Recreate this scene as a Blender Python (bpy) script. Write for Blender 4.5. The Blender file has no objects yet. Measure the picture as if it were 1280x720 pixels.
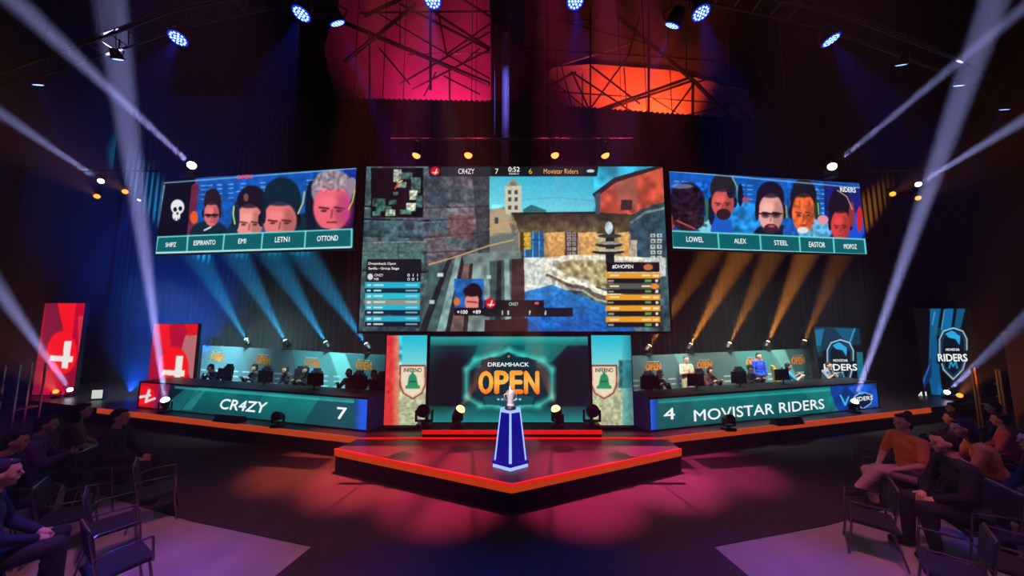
import bpy, bmesh, math, random
import numpy as np
from mathutils import Vector, Matrix, Euler
random.seed(7); rng = np.random.default_rng(7)
C = bpy.context.scene.collection
SC = bpy.context.scene

# ------------------------------------------------------------------ camera, world, exposure
CAM_Z, PITCH, FPX = 3.5, math.atan(0.1), 400.0
cd = bpy.data.cameras.new('camera'); cam = bpy.data.objects.new('camera', cd); C.objects.link(cam)
cd.sensor_width = 36; cd.lens = FPX/1280*36; cd.clip_start = .05; cd.clip_end = 200
cam.location = (0, 0, CAM_Z); cam.rotation_euler = (math.pi/2+PITCH, 0, 0)
SC.camera = cam
SC.view_settings.view_transform = 'Standard'; SC.view_settings.look = 'None'
SC.view_settings.exposure = 0; SC.view_settings.gamma = 1; SC.view_settings.use_curve_mapping = False
SC.cycles.use_denoising = True; SC.cycles.use_light_tree = True
SC.cycles.max_bounces = 6; SC.cycles.volume_bounces = 0; SC.cycles.diffuse_bounces = 2
SC.cycles.sample_clamp_indirect = 2.0; SC.cycles.sample_clamp_direct = 0
W = bpy.data.worlds.new('dark_hall_air'); SC.world = W; W.use_nodes = True
W.node_tree.nodes['Background'].inputs[0].default_value = (.30, .33, .5, 1)
W.node_tree.nodes['Background'].inputs[1].default_value = .012
HAZE = 0.0032

def ray(px, py):
    x = (px-640)/FPX; v = (360-py)/FPX
    return Vector((x, math.cos(PITCH)-v*math.sin(PITCH), math.sin(PITCH)+v*math.cos(PITCH)))
def at(px, py, Y):
    d = ray(px, py); return Vector((0, 0, CAM_Z))+d*(Y/d.y)
def on(px, py, z=0.0):
    d = ray(px, py); return Vector((0, 0, CAM_Z))+d*((z-CAM_Z)/d.z)
def lin(c):
    c = np.asarray(c, float)/255
    return np.where(c <= .04045, c/12.92, ((c+.055)/1.055)**2.4)

# ------------------------------------------------------------------ lights helper
def spot(name, loc, target, col, power, deg, blend=.3, parent=None, size=.03):
    l = bpy.data.lights.new(name, 'SPOT'); l.energy = power; l.color = col
    l.spot_size = math.radians(deg); l.spot_blend = blend; l.shadow_soft_size = size
    o = bpy.data.objects.new(name, l); C.objects.link(o)
    d = Vector(target)-Vector(loc)
    o.rotation_euler = d.to_track_quat('-Z', 'Y').to_euler(); o.location = loc
    if parent:
        o.parent = parent; o.location = Vector(loc)-parent.location
    return o
def area(name, loc, target, col, power, sx, sy):
    l = bpy.data.lights.new(name, 'AREA'); l.energy = power; l.color = col; l.shape = 'RECTANGLE'; l.size = sx; l.size_y = sy; l.spread = math.radians(75)
    o = bpy.data.objects.new(name, l); C.objects.link(o)
    o.rotation_euler = (Vector(target)-Vector(loc)).to_track_quat('-Z', 'Y').to_euler(); o.location = loc
    return o
# overhead washes of the hall; booth, floor and trophy fills are unseen additions
area('booth_fill_light', (-12.0, 12.6, 5.1), (-12.9, 15.0, 1.6), (.5, .95, 1), 360, 5, .25)  # area lamps without fixtures, added to brighten the booth backdrops
area('booth_fill_light', (-6.2, 10.2, 5.1), (-6.8, 12.2, 1.6), (.5, .95, 1), 170, 4.5, .25)
area('booth_fill_light', (5.2, 9.9, 5.1), (5.8, 11.6, 1.6), (.8, .95, .85), 150, 4, .25)
area('booth_fill_light', (9.4, 10.8, 5.1), (10.1, 12.8, 1.6), (.8, .95, .85), 190, 4.5, .25)
spot('thrust_wash_light', (0, 3.6, 9), (0, 7.3, .5), (1, .05, .28), 600, 24, 1)
for tx, ty, fc, pw_ in ((-4.9, 8.0, (1, .14, .06), 60000), (-3.2, 7.45, (1, .08, .10), 125000), (-1.3, 6.75, (1, .05, .14), 105000), (1.3, 6.75, (1, .05, .2), 105000), (3.2, 7.45, (1, .07, .26), 125000), (4.9, 8.0, (1, .06, .28), 60000)):
    spot('floor_fill_light', (tx*.85, ty+2.2, 20), (tx, ty, 0), fc, pw_, 8.6, 1)  # unseen high spots added to make the pools on the floor
spot('trophy_fill_light', (-1.2, 2.5, 8.2), (0, 7.1, 1.8), (.85, .88, 1), 7000, 6, .6)  # unseen spot added to brighten the trophy
spot('concrete_wash_light', (-3.2, 2.6, 9), (-4.2, 5.2, 0), (1, .26, .42), 1700, 46, 1)
spot('concrete_wash_light', (3.2, 2.6, 9), (4.4, 5.2, 0), (1, .26, .42), 1700, 46, 1)
spot('concrete_wash_light', (-7.5, 1.5, 8), (-7, 4.6, 0), (.7, .2, 1), 400, 40, 1)
spot('concrete_wash_light', (7.5, 1.5, 8), (7.2, 4.6, 0), (.6, .22, 1), 400, 40, 1)
spot('concrete_glint_light', (-3.0, 9.8, 7.9), (-4.2, 5.55, 0), (.1, .8, 1), 500, 9, 1)
spot('audience_warm_light', (-5.5, 9.0, 5.6), (-8.5, 5.6, .8), (1, .35, .12), 220, 44, 1)
spot('audience_warm_light', (5.5, 9.2, 5.6), (9.2, 6.2, 1.0), (1, .32, .1), 420, 36, 1)
spot('audience_cool_light', (12, 0, 8), (8.5, 5.8, 1), (.4, .2, 1), 110, 40, 1)
spot('audience_cool_light', (-12, 0, 8), (-8.5, 5.8, 1), (.5, .2, 1), 60, 40, 1)
spot('drape_wash_light', (-15, 12.9, .7), (-16.8, 16.2, 5.5), (0, .1, 1), 16000, 80, 1)
spot('drape_wash_light', (-7.5, 12.6, .7), (-8, 16.2, 5), (0, .22, 1), 9000, 80, 1)
spot('roof_wash_light', (-4.2, 16.9, 12.5), (-4.6, 18.5, 19.5), (1, .02, .22), 6000, 95, 1, size=.1)
spot('roof_wash_light', (8.6, 16.9, 11.8), (8.2, 18.5, 16.0), (1, .09, .02), 20000, 80, 1, size=.1)

# ------------------------------------------------------------------ materials
def mat(name, col, rough=.6, metal=0, var=.15, scale=6, emit=None, strength=0, bump=0):
    m = bpy.data.materials.new(name); m.use_nodes = True; nt = m.node_tree; b = nt.nodes['Principled BSDF']
    c = (*lin(col), 1)
    b.inputs['Roughness'].default_value = rough; b.inputs['Metallic'].default_value = metal
    if emit is not None:
        b.inputs['Emission Color'].default_value = (*lin(emit), 1); b.inputs['Emission Strength'].default_value = strength
        b.inputs['Base Color'].default_value = c
        m.cycles.emission_sampling = 'NONE'
        return m
    tc = nt.nodes.new('ShaderNodeTexCoord'); n = nt.nodes.new('ShaderNodeTexNoise'); n.inputs['Scale'].default_value = scale
    n.inputs['Detail'].default_value = 3
    nt.links.new(tc.outputs['Object'], n.inputs['Vector'])
    mx = nt.nodes.new('ShaderNodeMix'); mx.data_type = 'RGBA'
    mx.inputs[6].default_value = tuple([v*(1-var) for v in c[:3]]+[1]); mx.inputs[7].default_value = tuple([min(1, v*(1+var)) for v in c[:3]]+[1])
    nt.links.new(n.outputs['Fac'], mx.inputs[0]); nt.links.new(mx.outputs[2], b.inputs['Base Color'])
    if bump:
        bp = nt.nodes.new('ShaderNodeBump'); bp.inputs['Strength'].default_value = bump
        nt.links.new(n.outputs['Fac'], bp.inputs['Height']); nt.links.new(bp.outputs[0], b.inputs['Normal'])
    return m
def glow(name, col, s):
    m = bpy.data.materials.new(name); m.use_nodes = True; nt = m.node_tree
    nt.nodes.clear(); e = nt.nodes.new('ShaderNodeEmission'); o = nt.nodes.new('ShaderNodeOutputMaterial')
    e.inputs[0].default_value = (*lin(col), 1); e.inputs[1].default_value = s
    nt.links.new(e.outputs[0], o.inputs[0]); m.cycles.emission_sampling = 'NONE'
    return m
M = {}
M['black'] = mat('black_plastic', (22, 22, 25), .45)
M['steel'] = mat('black_steel', (26, 25, 30), .4, .3)
M['alu'] = mat('aluminium_truss', (50, 50, 56), .5, .6)
M['wall'] = mat('black_wall_paint', (9, 9, 11), .95)
M['drape'] = mat('black_drape', (7, 7, 10), .95, 0, .4, 1.5)
M['carpet'] = mat('dark_carpet', (50, 42, 48), .95, 0, .35, 14, bump=.2)
M['concrete'] = mat('polished_concrete', (150, 138, 142), .55, 0, .35, 1.3)
M['deck'] = mat('stage_deck', (58, 40, 48), .4, 0, .2, 2)
M['riser'] = mat('stage_riser', (18, 18, 22), .8)
M['strip'] = mat('lit_red_edge', (60, 8, 6), .5, emit=(214, 22, 14), strength=1.0)
M['strip2'] = mat('lit_orange_edge', (60, 20, 8), .5, emit=(170, 58, 26), strength=1.0)
M['strip_thrust'] = mat('lit_orange_thrust_edge', (60, 20, 8), .5, emit=(176, 52, 14), strength=1.0)
M['strip_top'] = mat('lit_red_thrust_trim', (60, 8, 6), .5, emit=(222, 24, 24), strength=1.0)
M['white'] = glow('screen_lettering_white', (238, 244, 244), 1)
M['cyanw'] = glow('screen_lettering_pale', (190, 235, 235), .9)
M['blackt'] = glow('screen_lettering_black', (20, 24, 20), 1)
M['orange'] = glow('screen_lettering_orange', (255, 150, 30), 1)
M['chrome'] = mat('trophy_silver', (215, 208, 200), .35, .45, .05)
M['lens_off'] = mat('unlit_lens', (30, 30, 36), .15)
M['blue_glass'] = mat('plinth_blue_panel', (14, 14, 80), .2, emit=(18, 20, 150), strength=.75)
M['blue_edge'] = glow('plinth_lit_edge', (165, 190, 255), 1.1)
M['blue_mid'] = glow('plinth_lit_centre', (95, 130, 255), 1.0)
M['deskside'] = mat('desk_end_light_tint', (10, 20, 60), .4, emit=(20, 16, 50), strength=.6)  # end panel is no lamp; dim purple light put in as emission
M['monitor'] = mat('monitor_back', (20, 20, 22), .4)

# ------------------------------------------------------------------ mesh helpers
class MB:
    def __init__(s): s.bm = bmesh.new()
    def box(s, c, d, rot=None, bev=0):
        r = bmesh.ops.create_cube(s.bm, size=1)
        m = Matrix.Translation(c) @ (rot.to_matrix().to_4x4() if rot else Matrix()) @ Matrix.Diagonal((*d, 1))
        bmesh.ops.transform(s.bm, matrix=m, verts=r['verts'])
        if bev:
            ed = list({e for v in r['verts'] for e in v.link_edges})
            bmesh.ops.bevel(s.bm, geom=ed, offset=bev, segments=2, affect='EDGES', profile=.5)
        return s
    def cyl(s, a, b, r0, r1=None, n=12, cap=True):
        a = Vector(a); b = Vector(b); r1 = r0 if r1 is None else r1
        q = (b-a).to_track_quat('Z', 'Y').to_matrix().to_4x4()
        r = bmesh.ops.create_cone(s.bm, cap_ends=cap, segments=n, radius1=r0, radius2=r1, depth=(b-a).length)
        bmesh.ops.transform(s.bm, matrix=Matrix.Translation((a+b)/2) @ q, verts=r['verts']); return s
    def tube(s, pts, r, n=8):
        for a, b in zip(pts[:-1], pts[1:]): s.cyl(a, b, r, r, n)
        for p in pts[1:-1]: s.ell(p, (r, r, r), 1)
        return s
    def ell(s, c, rad, sub=2, rot=None):
        r = bmesh.ops.create_icosphere(s.bm, subdivisions=sub, radius=1)
        m = Matrix.Translation(c) @ (rot.to_matrix().to_4x4() if rot else Matrix()) @ Matrix.Diagonal((*rad, 1))
        bmesh.ops.transform(s.bm, matrix=m, verts=r['verts']); return s
    def cap(s, a, b, r0, r1=None):
        r1 = r0 if r1 is None else r1
        s.cyl(a, b, r0, r1, 14); s.ell(a, (r0,)*3); s.ell(b, (r1,)*3); return s
    def prism(s, pts, off):                       # polygon pts extruded by vector off
        off = Vector(off); vs = [s.bm.verts.new(p) for p in pts]; ws = [s.bm.verts.new(Vector(p)+off) for p in pts]
        s.bm.faces.new(vs); s.bm.faces.new(ws[::-1]); n = len(vs)
        for i in range(n): s.bm.faces.new((vs[i], ws[i], ws[(i+1) % n], vs[(i+1) % n]))
        return s
    def lathe(s, prof, c=(0, 0, 0), n=20):
        c = Vector(c); rings = [[s.bm.verts.new(c+Vector((r*math.cos(2*math.pi*k/n), r*math.sin(2*math.pi*k/n), z))) for k in range(n)] for r, z in prof]
        for a, b in zip(rings[:-1], rings[1:]):
            for k in range(n): s.bm.faces.new((a[k], a[(k+1) % n], b[(k+1) % n], b[k]))
        s.bm.faces.new(rings[0][::-1]); s.bm.faces.new(rings[-1]); return s
    def build(s, name, m, parent=None, smooth=False):
        me = bpy.data.meshes.new(name); bmesh.ops.recalc_face_normals(s.bm, faces=s.bm.faces)
        s.bm.to_mesh(me); s.bm.free()
        o = bpy.data.objects.new(name, me); C.objects.link(o)
        if m: me.materials.append(m)
        if smooth:
            for p in me.polygons: p.use_smooth = True
        if parent: o.parent = parent
        return o
def empty(name, loc, rz=0, label=None, cat=None, group=None):
    o = bpy.data.objects.new(name, None); C.objects.link(o); o.location = loc; o.rotation_euler = (0, 0, rz); o.empty_display_size = .1
    if label: tag(o, label, cat, group)
    return o
def tag(o, label, cat, group=None, kind=None):
    if label: o['label'] = label
    if cat: o['category'] = cat
    if group: o['group'] = group
    if kind: o['kind'] = kind
    return o
def struct(o, label=None):
    o['kind'] = 'structure'
    if label: o['label'] = label
    return o
def copy_tree(o, parent=None):
    c = o.copy(); C.objects.link(c)
    if parent: c.parent = parent
    for ch in list(o.children): copy_tree(ch, c)
    return c

# ------------------------------------------------------------------ pictures on flat LED panels / printed panels
def picture_mat(name, emissive=True, strength=1.0):
    m = bpy.data.materials.new(name); m.use_nodes = True; nt = m.node_tree
    a = nt.nodes.new('ShaderNodeAttribute'); a.attribute_name = 'Col'
    if emissive:
        b = nt.nodes['Principled BSDF']; nt.nodes.remove(b)
        e = nt.nodes.new('ShaderNodeEmission'); e.inputs[1].default_value = strength
        nt.links.new(a.outputs['Color'], e.inputs[0]); nt.links.new(e.outputs[0], nt.nodes['Material Output'].inputs[0])
        m.cycles.emission_sampling = 'NONE'
    else:
        b = nt.nodes['Principled BSDF']; b.inputs['Roughness'].default_value = .8
        nt.links.new(a.outputs['Color'], b.inputs['Base Color'])
    return m
M['led'] = picture_mat('led_picture'); M['print'] = picture_mat('printed_panel', False)

class Panel:
    """A flat upright panel from A (bottom left) to B (bottom right), height h. Painted in a grid of LED cells."""
    def __init__(s, A, B, h, nu, nv, base=(0, 0, 0)):
        s.A = Vector(A); s.B = Vector(B); s.h = h
        s.U = (s.B-s.A); s.w = s.U.length; s.u = s.U.normalized(); s.v = Vector((0, 0, 1)); s.n = s.u.cross(s.v)   # towards the viewer
        s.nu, s.nv = nu, nv
        uu, vv = np.meshgrid(np.linspace(0, s.w, nu), np.linspace(0, h, nv))
        P = np.array(s.A)[None, None]+uu[..., None]*np.array(s.u)+vv[..., None]*np.array(s.v)
        s.P = P; s.uu = uu; s.vv = vv
        d = P-np.array((0, 0, CAM_Z)); c_, s_ = math.cos(PITCH), math.sin(PITCH)
        f = d[..., 1]*c_+d[..., 2]*s_; up = -d[..., 1]*s_+d[..., 2]*c_
        s.X = 640+FPX*d[..., 0]/f; s.Y = 360-FPX*up/f
        s.img = np.zeros((nv, nu, 3))+np.array(base, float)
    def put(s, m, col, a=1.0):
        m = np.clip(m, 0, 1)[..., None]*a; s.img = s.img*(1-m)+np.array(col, float)*m
    def poly(s, pts, col, a=1.0):
        X, Y = s.X, s.Y; ins = np.zeros(X.shape, bool); n = len(pts)
        for i in range(n):
            x0, y0 = pts[i]; x1, y1 = pts[(i+1) % n]
            if y0 == y1: continue
            ins ^= ((y0 > Y) != (y1 > Y)) & (X < (x1-x0)*(Y-y0)/(y1-y0)+x0)
        s.put(ins.astype(float), col, a)
    def rect(s, x0, y0, x1, y1, col, a=1.0): s.put(((s.X >= x0) & (s.X <= x1) & (s.Y >= y0) & (s.Y <= y1)).astype(float), col, a)
    def ell(s, cx, cy, rx, ry, col, a=1.0, rot=0, soft=.12, cut=None):
        c_, s_ = math.cos(math.radians(rot)), math.sin(math.radians(rot)); dx, dy = s.X-cx, s.Y-cy
        r = np.sqrt(((dx*c_+dy*s_)/rx)**2+((-dx*s_+dy*c_)/ry)**2); m = np.clip((1-r)/soft+.5, 0, 1)
        if cut: m = m*cut(s.X, s.Y)
        s.put(m, col, a)
    def line(s, pts, w, col, a=1.0):
        for (x0, y0), (x1, y1) in zip(pts[:-1], pts[1:]):
            L = math.hypot(x1-x0, y1-y0)+1e-6; t = np.clip(((s.X-x0)*(x1-x0)+(s.Y-y0)*(y1-y0))/L**2, 0, 1)
            d = np.hypot(s.X-x0-t*(x1-x0), s.Y-y0-t*(y1-y0)); s.put(np.clip((w/2-d)/.6+.5, 0, 1), col, a)
    def grad(s, pts, c0, c1, p0, p1, a=1.0):
        t = np.clip(((s.X-p0[0])*(p1[0]-p0[0])+(s.Y-p0[1])*(p1[1]-p0[1]))/((p1[0]-p0[0])**2+(p1[1]-p0[1])**2), 0, 1)[..., None]
        keep = s.img.copy(); s.poly(pts, (1, 1, 1)); 
        g = np.array(c0, float)*(1-t)+np.array(c1, float)*t
        ref = np.zeros_like(keep); tmp = s.img; s.img = ref; s.poly(pts, (1, 1, 1)); m = s.img*a
        s.img = keep*(1-m)+g*m
    def noise(s, cell, amp, x0=-9e9, y0=-9e9, x1=9e9, y1=9e9):
        g = rng.random((2048,)); ix = np.floor(s.X/cell).astype(int); iy = np.floor(s.Y/cell).astype(int)
        fx = s.X/cell-ix; fy = s.Y/cell-iy; h = lambda i, j: g[(i*73+j*179) % 2048]
        v = h(ix, iy)*(1-fx)*(1-fy)+h(ix+1, iy)*fx*(1-fy)+h(ix, iy+1)*(1-fx)*fy+h(ix+1, iy+1)*fx*fy
        m = ((s.X >= x0) & (s.X <= x1) & (s.Y >= y0) & (s.Y <= y1))
        s.img = np.where(m[..., None], s.img*(1+amp*(v[..., None]-.5)*2), s.img)
    def blur(s, k=1):
        for _ in range(k):
            p = np.pad(s.img, ((1, 1), (1, 1), (0, 0)), 'edge'); s.img = (p[:-2, 1:-1]+p[2:, 1:-1]+p[1:-1, :-2]+p[1:-1, 2:]+2*p[1:-1, 1:-1])/6
    def build(s, name, m, parent, lift=.012):
        P = s.P+np.array(s.n)*lift; nv, nu = s.nv, s.nu
        me = bpy.data.meshes.new(name); me.vertices.add(nu*nv); me.vertices.foreach_set('co', P.reshape(-1).astype(np.float32))
        i = (np.arange(nv-1)[:, None]*nu+np.arange(nu-1)[None]).reshape(-1)
        q = np.stack([i, i+1, i+nu+1, i+nu], 1)
        me.loops.add(q.size); me.loops.foreach_set('vertex_index', q.reshape(-1).astype(np.int32))
        me.polygons.add(len(q)); me.polygons.foreach_set('loop_start', np.arange(0, q.size, 4, dtype=np.int32)); me.polygons.foreach_set('loop_total', np.full(len(q), 4, np.int32))
        me.update(calc_edges=True)
        a = me.attributes.new('Col', 'FLOAT_COLOR', 'POINT')
        col = np.ones((nu*nv, 4), np.float32); col[:, :3] = lin(np.clip(s.img.reshape(-1, 3), 0, 255)); a.data.foreach_set('color', col.reshape(-1))
        me.materials.append(m); o = bpy.data.objects.new(name, me); C.objects.link(o); o.parent = parent
        return o
    def pt(s, px, py, lift=0.0):
        d = ray(px, py); o = Vector((0, 0, CAM_Z)); t = (s.A-o).dot(s.n)/d.dot(s.n); return o+d*t+s.n*lift
    def housing(s, root, depth=.12, margin=.05, m='black', name='housing'):
        mb = MB(); a = s.A-s.u*margin-s.v*margin-s.n*.002; w = s.u*(s.w+2*margin); v = s.v*(s.h+2*margin)
        mb.prism([a, a+w, a+w+v, a+v], -s.n*depth); return mb.build(name, M[m], root)
def root_of(p, name, label, cat, group=None):
    e = empty(name, (0, 0, 0), 0, label, cat, group); return e
_txt = {}
def text_mesh(txt, bold, shear, res=3):
    k = (txt, shear)
    if k not in _txt:
        cu = bpy.data.curves.new('lettering', 'FONT'); cu.body = txt; cu.align_x = 'CENTER'; cu.align_y = 'CENTER'; cu.size = 1; cu.shear = shear; cu.resolution_u = res
        o = bpy.data.objects.new('lettering', cu); C.objects.link(o); dg = bpy.context.evaluated_depsgraph_get()
        me = bpy.data.meshes.new_from_object(o.evaluated_get(dg), depsgraph=dg)
        bpy.data.objects.remove(o)
        v = np.empty(len(me.vertices)*3, np.float32); me.vertices.foreach_get('co', v); _txt[k] = (me, v.reshape(-1, 3))
    return _txt[k]
def letter(panel, parent, items, m, name='lettering', lift=.02):
    """items: (text, px, py, pixel width, pixel height, bold, shear); each word is a part of its own."""
    if len(items) > 1:
        for it in items: letter(panel, parent, [it], m, name, lift)
        return
    V, F, Cc = [], [], []; n0 = 0
    for it in items:
        txt, px, py, pw, ph = it[:5]; bold = it[5] if len(it) > 5 else .01; sh = it[6] if len(it) > 6 else 0
        me, v = text_mesh(txt, bold, sh); lo, hi = v.min(0), v.max(0)
        c = panel.pt(px, py, lift)
        wid = abs((panel.pt(px+pw/2, py)-panel.pt(px-pw/2, py)).dot(panel.u)); hei = abs((panel.pt(px, py+ph/2)-panel.pt(px, py-ph/2)).z)
        xx = (v[:, 0]-(lo[0]+hi[0])/2)/(hi[0]-lo[0])*wid; yy = (v[:, 1]-(lo[1]+hi[1])/2)/(hi[1]-lo[1])*hei
        for ox, oy in ([(0, 0)] if bold < .012 else [(-1, 0), (1, 0), (0, .8), (0, -.8)]):
            e = bold*hei*1.1
            V.append(np.array(c)[None]+(xx+ox*e)[:, None]*np.array(panel.u)+(yy+oy*e)[:, None]*np.array(panel.v))
            for p in me.polygons: F.append([i+n0 for i in p.vertices])
            n0 += len(v)
    me = bpy.data.meshes.new(name); me.from_pydata(np.concatenate(V).tolist(), [], F); me.materials.append(m)
    o = bpy.data.objects.new(name, me); C.objects.link(o); o.parent = parent; return o

# ------------------------------------------------------------------ the setting
XW, YB = 21, 21
struct(MB().box((0, 6, -.1), (2*XW+2, 31, .2)).build('floor', M['concrete']))
cp = [(-20.9, 9.5), (-15, 8.9), (-10.2, 7.42), (-5.58, 5.96), (-3.1, 5.33), (-3.24, 4.77), (-4.6, 1.5), (-4.6, -4), (4.6, -4), (4.6, 1.5), (3.24, 4.77), (3.12, 5.33), (5.4, 5.85), (10, 7.25), (15, 8.8), (20.9, 9.5), (20.9, 16), (-20.9, 16)]
struct(MB().prism([(x, y, 0) for x, y in cp], (0, 0, .012)).build('floor_carpet', M['carpet']))
struct(MB().box((0, YB+.1, 13), (2*XW+2, .2, 26)).build('wall_back', M['wall']))
struct(MB().box((-XW-.5, 6, 13), (.2, 31, 26)).build('wall_left', M['wall']))
struct(MB().box((XW+.5, 6, 13), (.2, 31, 26)).build('wall_right', M['wall']))
struct(MB().box((0, 6, 26.1), (2*XW+2, 31, .2)).build('ceiling', M['wall']))
struct(MB().box((0, -9.6, 13), (2*XW+2, .2, 26)).build('wall_front', M['wall']))
# pleated black drape hanging behind the stage (its upper edge hides the foot of the roof)
def pleats(pts, z0, z1, name, label, pitch=.28, amp=.07):
    bm = bmesh.new(); row0, row1 = [], []
    a = Vector(pts[0]); b = Vector(pts[1]); L = (b-a).length; n = int(L/pitch*4); d = (b-a).normalized(); nn = Vector((d.y, -d.x))
    for i in range(n+1):
        t = i/n; p = a+(b-a)*t+nn*amp*math.sin(i*math.pi/2+.6*math.sin(i*.13)); zt = z1[0]*(1-t)+z1[1]*t
        row0.append(bm.verts.new((p.x, p.y, z0))); row1.append(bm.verts.new((p.x, p.y, zt)))
    for i in range(n): bm.faces.new((row0[i], row0[i+1], row1[i+1], row1[i]))
    me = bpy.data.meshes.new(name); bm.to_mesh(me); bm.free(); me.materials.append(M['drape'])
    o = bpy.data.objects.new(name, me); C.objects.link(o)
    so = o.modifiers.new('cloth', 'SOLIDIFY'); so.thickness = .02
    return tag(o, label, 'curtain')
zt = lambda x, y: at(x, y, 16.3).z
pleats([(-20.5, 16.3), (-1.2, 16.3)], 0, (zt(420, 118), zt(612, 126)), 'stage_curtain', 'tall black curtain behind the left half of the stage')
pleats([(-1.2, 16.25), (20.5, 16.25)], 0, (zt(640, 126), zt(1080, 162)), 'stage_curtain', 'tall black curtain behind the right half of the stage')
# pale panels cut to the outline of the red lit roof patches
M['fabric'] = mat('roof_fabric_lit_patch', (200, 150, 160), .9, 0, .35, .5)
M['fabric2'] = mat('roof_fabric_shaded', (44, 34, 70), .9, 0, .3, .5)  # unlit roof: shade put into a darker copy of the fabric
def sheet(pxs, Y, name, label, m, th=.05):
    return tag(MB().prism([at(x, y, Y) for x, y in pxs], (0, th, 0)).build(name, m), label, 'roof panel')
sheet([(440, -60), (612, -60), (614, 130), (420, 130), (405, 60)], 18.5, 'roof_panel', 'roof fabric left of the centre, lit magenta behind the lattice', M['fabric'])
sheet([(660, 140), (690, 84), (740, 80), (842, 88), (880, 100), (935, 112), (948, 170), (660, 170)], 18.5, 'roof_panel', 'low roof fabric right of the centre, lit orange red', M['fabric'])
sheet([(655, -60), (930, -60), (932, 108), (880, 96), (842, 84), (740, 76), (655, 80)], 18.6, 'roof_panel', 'upper roof fabric right of the centre, dim purple shade in its colour', M['fabric2'])

# black steel lattice girders in front of the roof: pixel node lists of members
def lattice(name, label, members, Y0):
    root = empty(name, (0, 0, 0), 0, label, 'roof truss')
    for kind in ('chord', 'brace'):
        for m_ in members:
            if (m_[4] >= 3) != (kind == 'chord'): continue
            x0, y0, x1, y1, w = m_[:5]; Y = Y0+(.5 if w < 2 else 0)
            MB().cyl(at(x0, y0, Y), at(x1, y1, Y), w*.6*Y/FPX, n=6).build(kind, M['steel'], root)
    return root
lattice('roof_truss', 'black steel roof lattice crossing the magenta glow, left of centre', [
    (430, 28, 612, 105, 5), (500, 5, 612, 62, 3), (455, 20, 520, -10, 4), (430, 78, 520, 5, 4), (462, 45, 462, 140, 2), (538, 0, 538, 112, 3),
    (545, 0, 558, 68, 2), (558, 68, 612, 30, 2), (558, 68, 612, 98, 2), (500, 105, 612, 40, 2), (515, 112, 612, 62, 2), (475, 18, 560, 68, 2),
    (474, 60, 512, 105, 2), (450, 16, 612, 14, 2), (540, 14, 612, 60, 3), (580, 0, 612, 20, 3), (555, 95, 600, 118, 2), (562, 90, 562, 125, 2), (500, 10, 500, 60, 1.5), (510, 68, 612, 66, 1.5), (545, 90, 530, 120, 1.5), (575, 82, 600, 60, 1.5)], 17.0)
lattice('roof_truss', 'black steel roof lattice crossing the orange red glow, right of centre', [
    (770, 18, 868, 102, 4), (868, 102, 915, 150, 4), (740, 140, 868, 95, 3.5), (750, 140, 868, 100, 3), (811, 0, 811, 146, 3), (866, 100, 866, 155, 3),
    (738, 10, 738, 140, 2), (858, 0, 858, 90, 2), (715, 90, 738, 140, 2), (715, 90, 790, 140, 2), (738, 82, 800, 130, 2), (785, 70, 735, 140, 2), (785, 70, 800, 20, 2),
    (690, 108, 715, 90, 2), (650, 60, 960, 80, 2), (640, 130, 720, 90, 2), (868, 104, 835, 148, 2), (868, 104, 960, 75, 2), (700, 115, 920, 130, 1.5), (811, 120, 860, 150, 1.5),
    (820, 45, 640, 100, 1.5), (868, 90, 960, 135, 2), (900, 0, 960, 110, 2), (780, 85, 784, 140, 1.5), (700, 75, 716, 138, 1.5), (728, 92, 728, 138, 1.5), (690, 100, 740, 142, 1.5), (680, 30, 770, 20, 2), (640, 10, 811, 55, 2), (840, 148, 960, 120, 1.5), (890, 112, 940, 150, 2)], 17.0)

# ------------------------------------------------------------------ stage
z = .53
edge = [on(x, y, z) for x, y in [(60, 505), (110, 512), (300, 533), (455, 546.5)]]; edgeR = [on(x, y, z) for x, y in [(820, 546.5), (1000, 534), (1100, 521), (1165, 511), (1230, 505)]]
L0 = Vector((-14.0, 11.2, z)); L1 = Vector((-3.75, 8.46, z)); R1 = Vector((3.65, 8.46, z)); R0 = Vector((14.2, 11.25, z))
front = [Vector((-20, 12.8, z)), L0, L1, R1, R0, Vector((20, 12.8, z))]
st = empty('stage', (0, 0, 0), 0, 'wide dark stage swept back at both wings with a glowing red front edge', 'stage')
mb = MB(); bk = [Vector((20, 16.1, z)), Vector((-20, 16.1, z))]
mb.prism([p-Vector((0, 0, z)) for p in front+bk], (0, 0, z-.16)); mb.build('riser', M['riser'], st)
MB().prism([p-Vector((0, 0, .04)) for p in front+bk], (0, 0, .04)).build('deck', M['deck'], st)
def strip(a, b, m, z0, z1, name, parent, th=.05):
    a = Vector(a); b = Vector(b); d = (b-a).normalized(); n = Vector((d.y, -d.x, 0))
    p = [Vector((q.x, q.y, z0)) for q in (a, b, b+n*th, a+n*th)]
    return MB().prism(p, (0, 0, z1-z0)).build(name, m, parent)
strip(L1, R1, M['strip'], .36, .54, 'edge_strip', st)
for a, b in ((L0, L1), (R1, R0)):
    n = 6
    for k in range(n):
        p = a.lerp(b, (k+.004)/n); q = a.lerp(b, (k+.996)/n); strip(p, q, M['strip2'], .38, .53, 'edge_strip', st)
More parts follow.
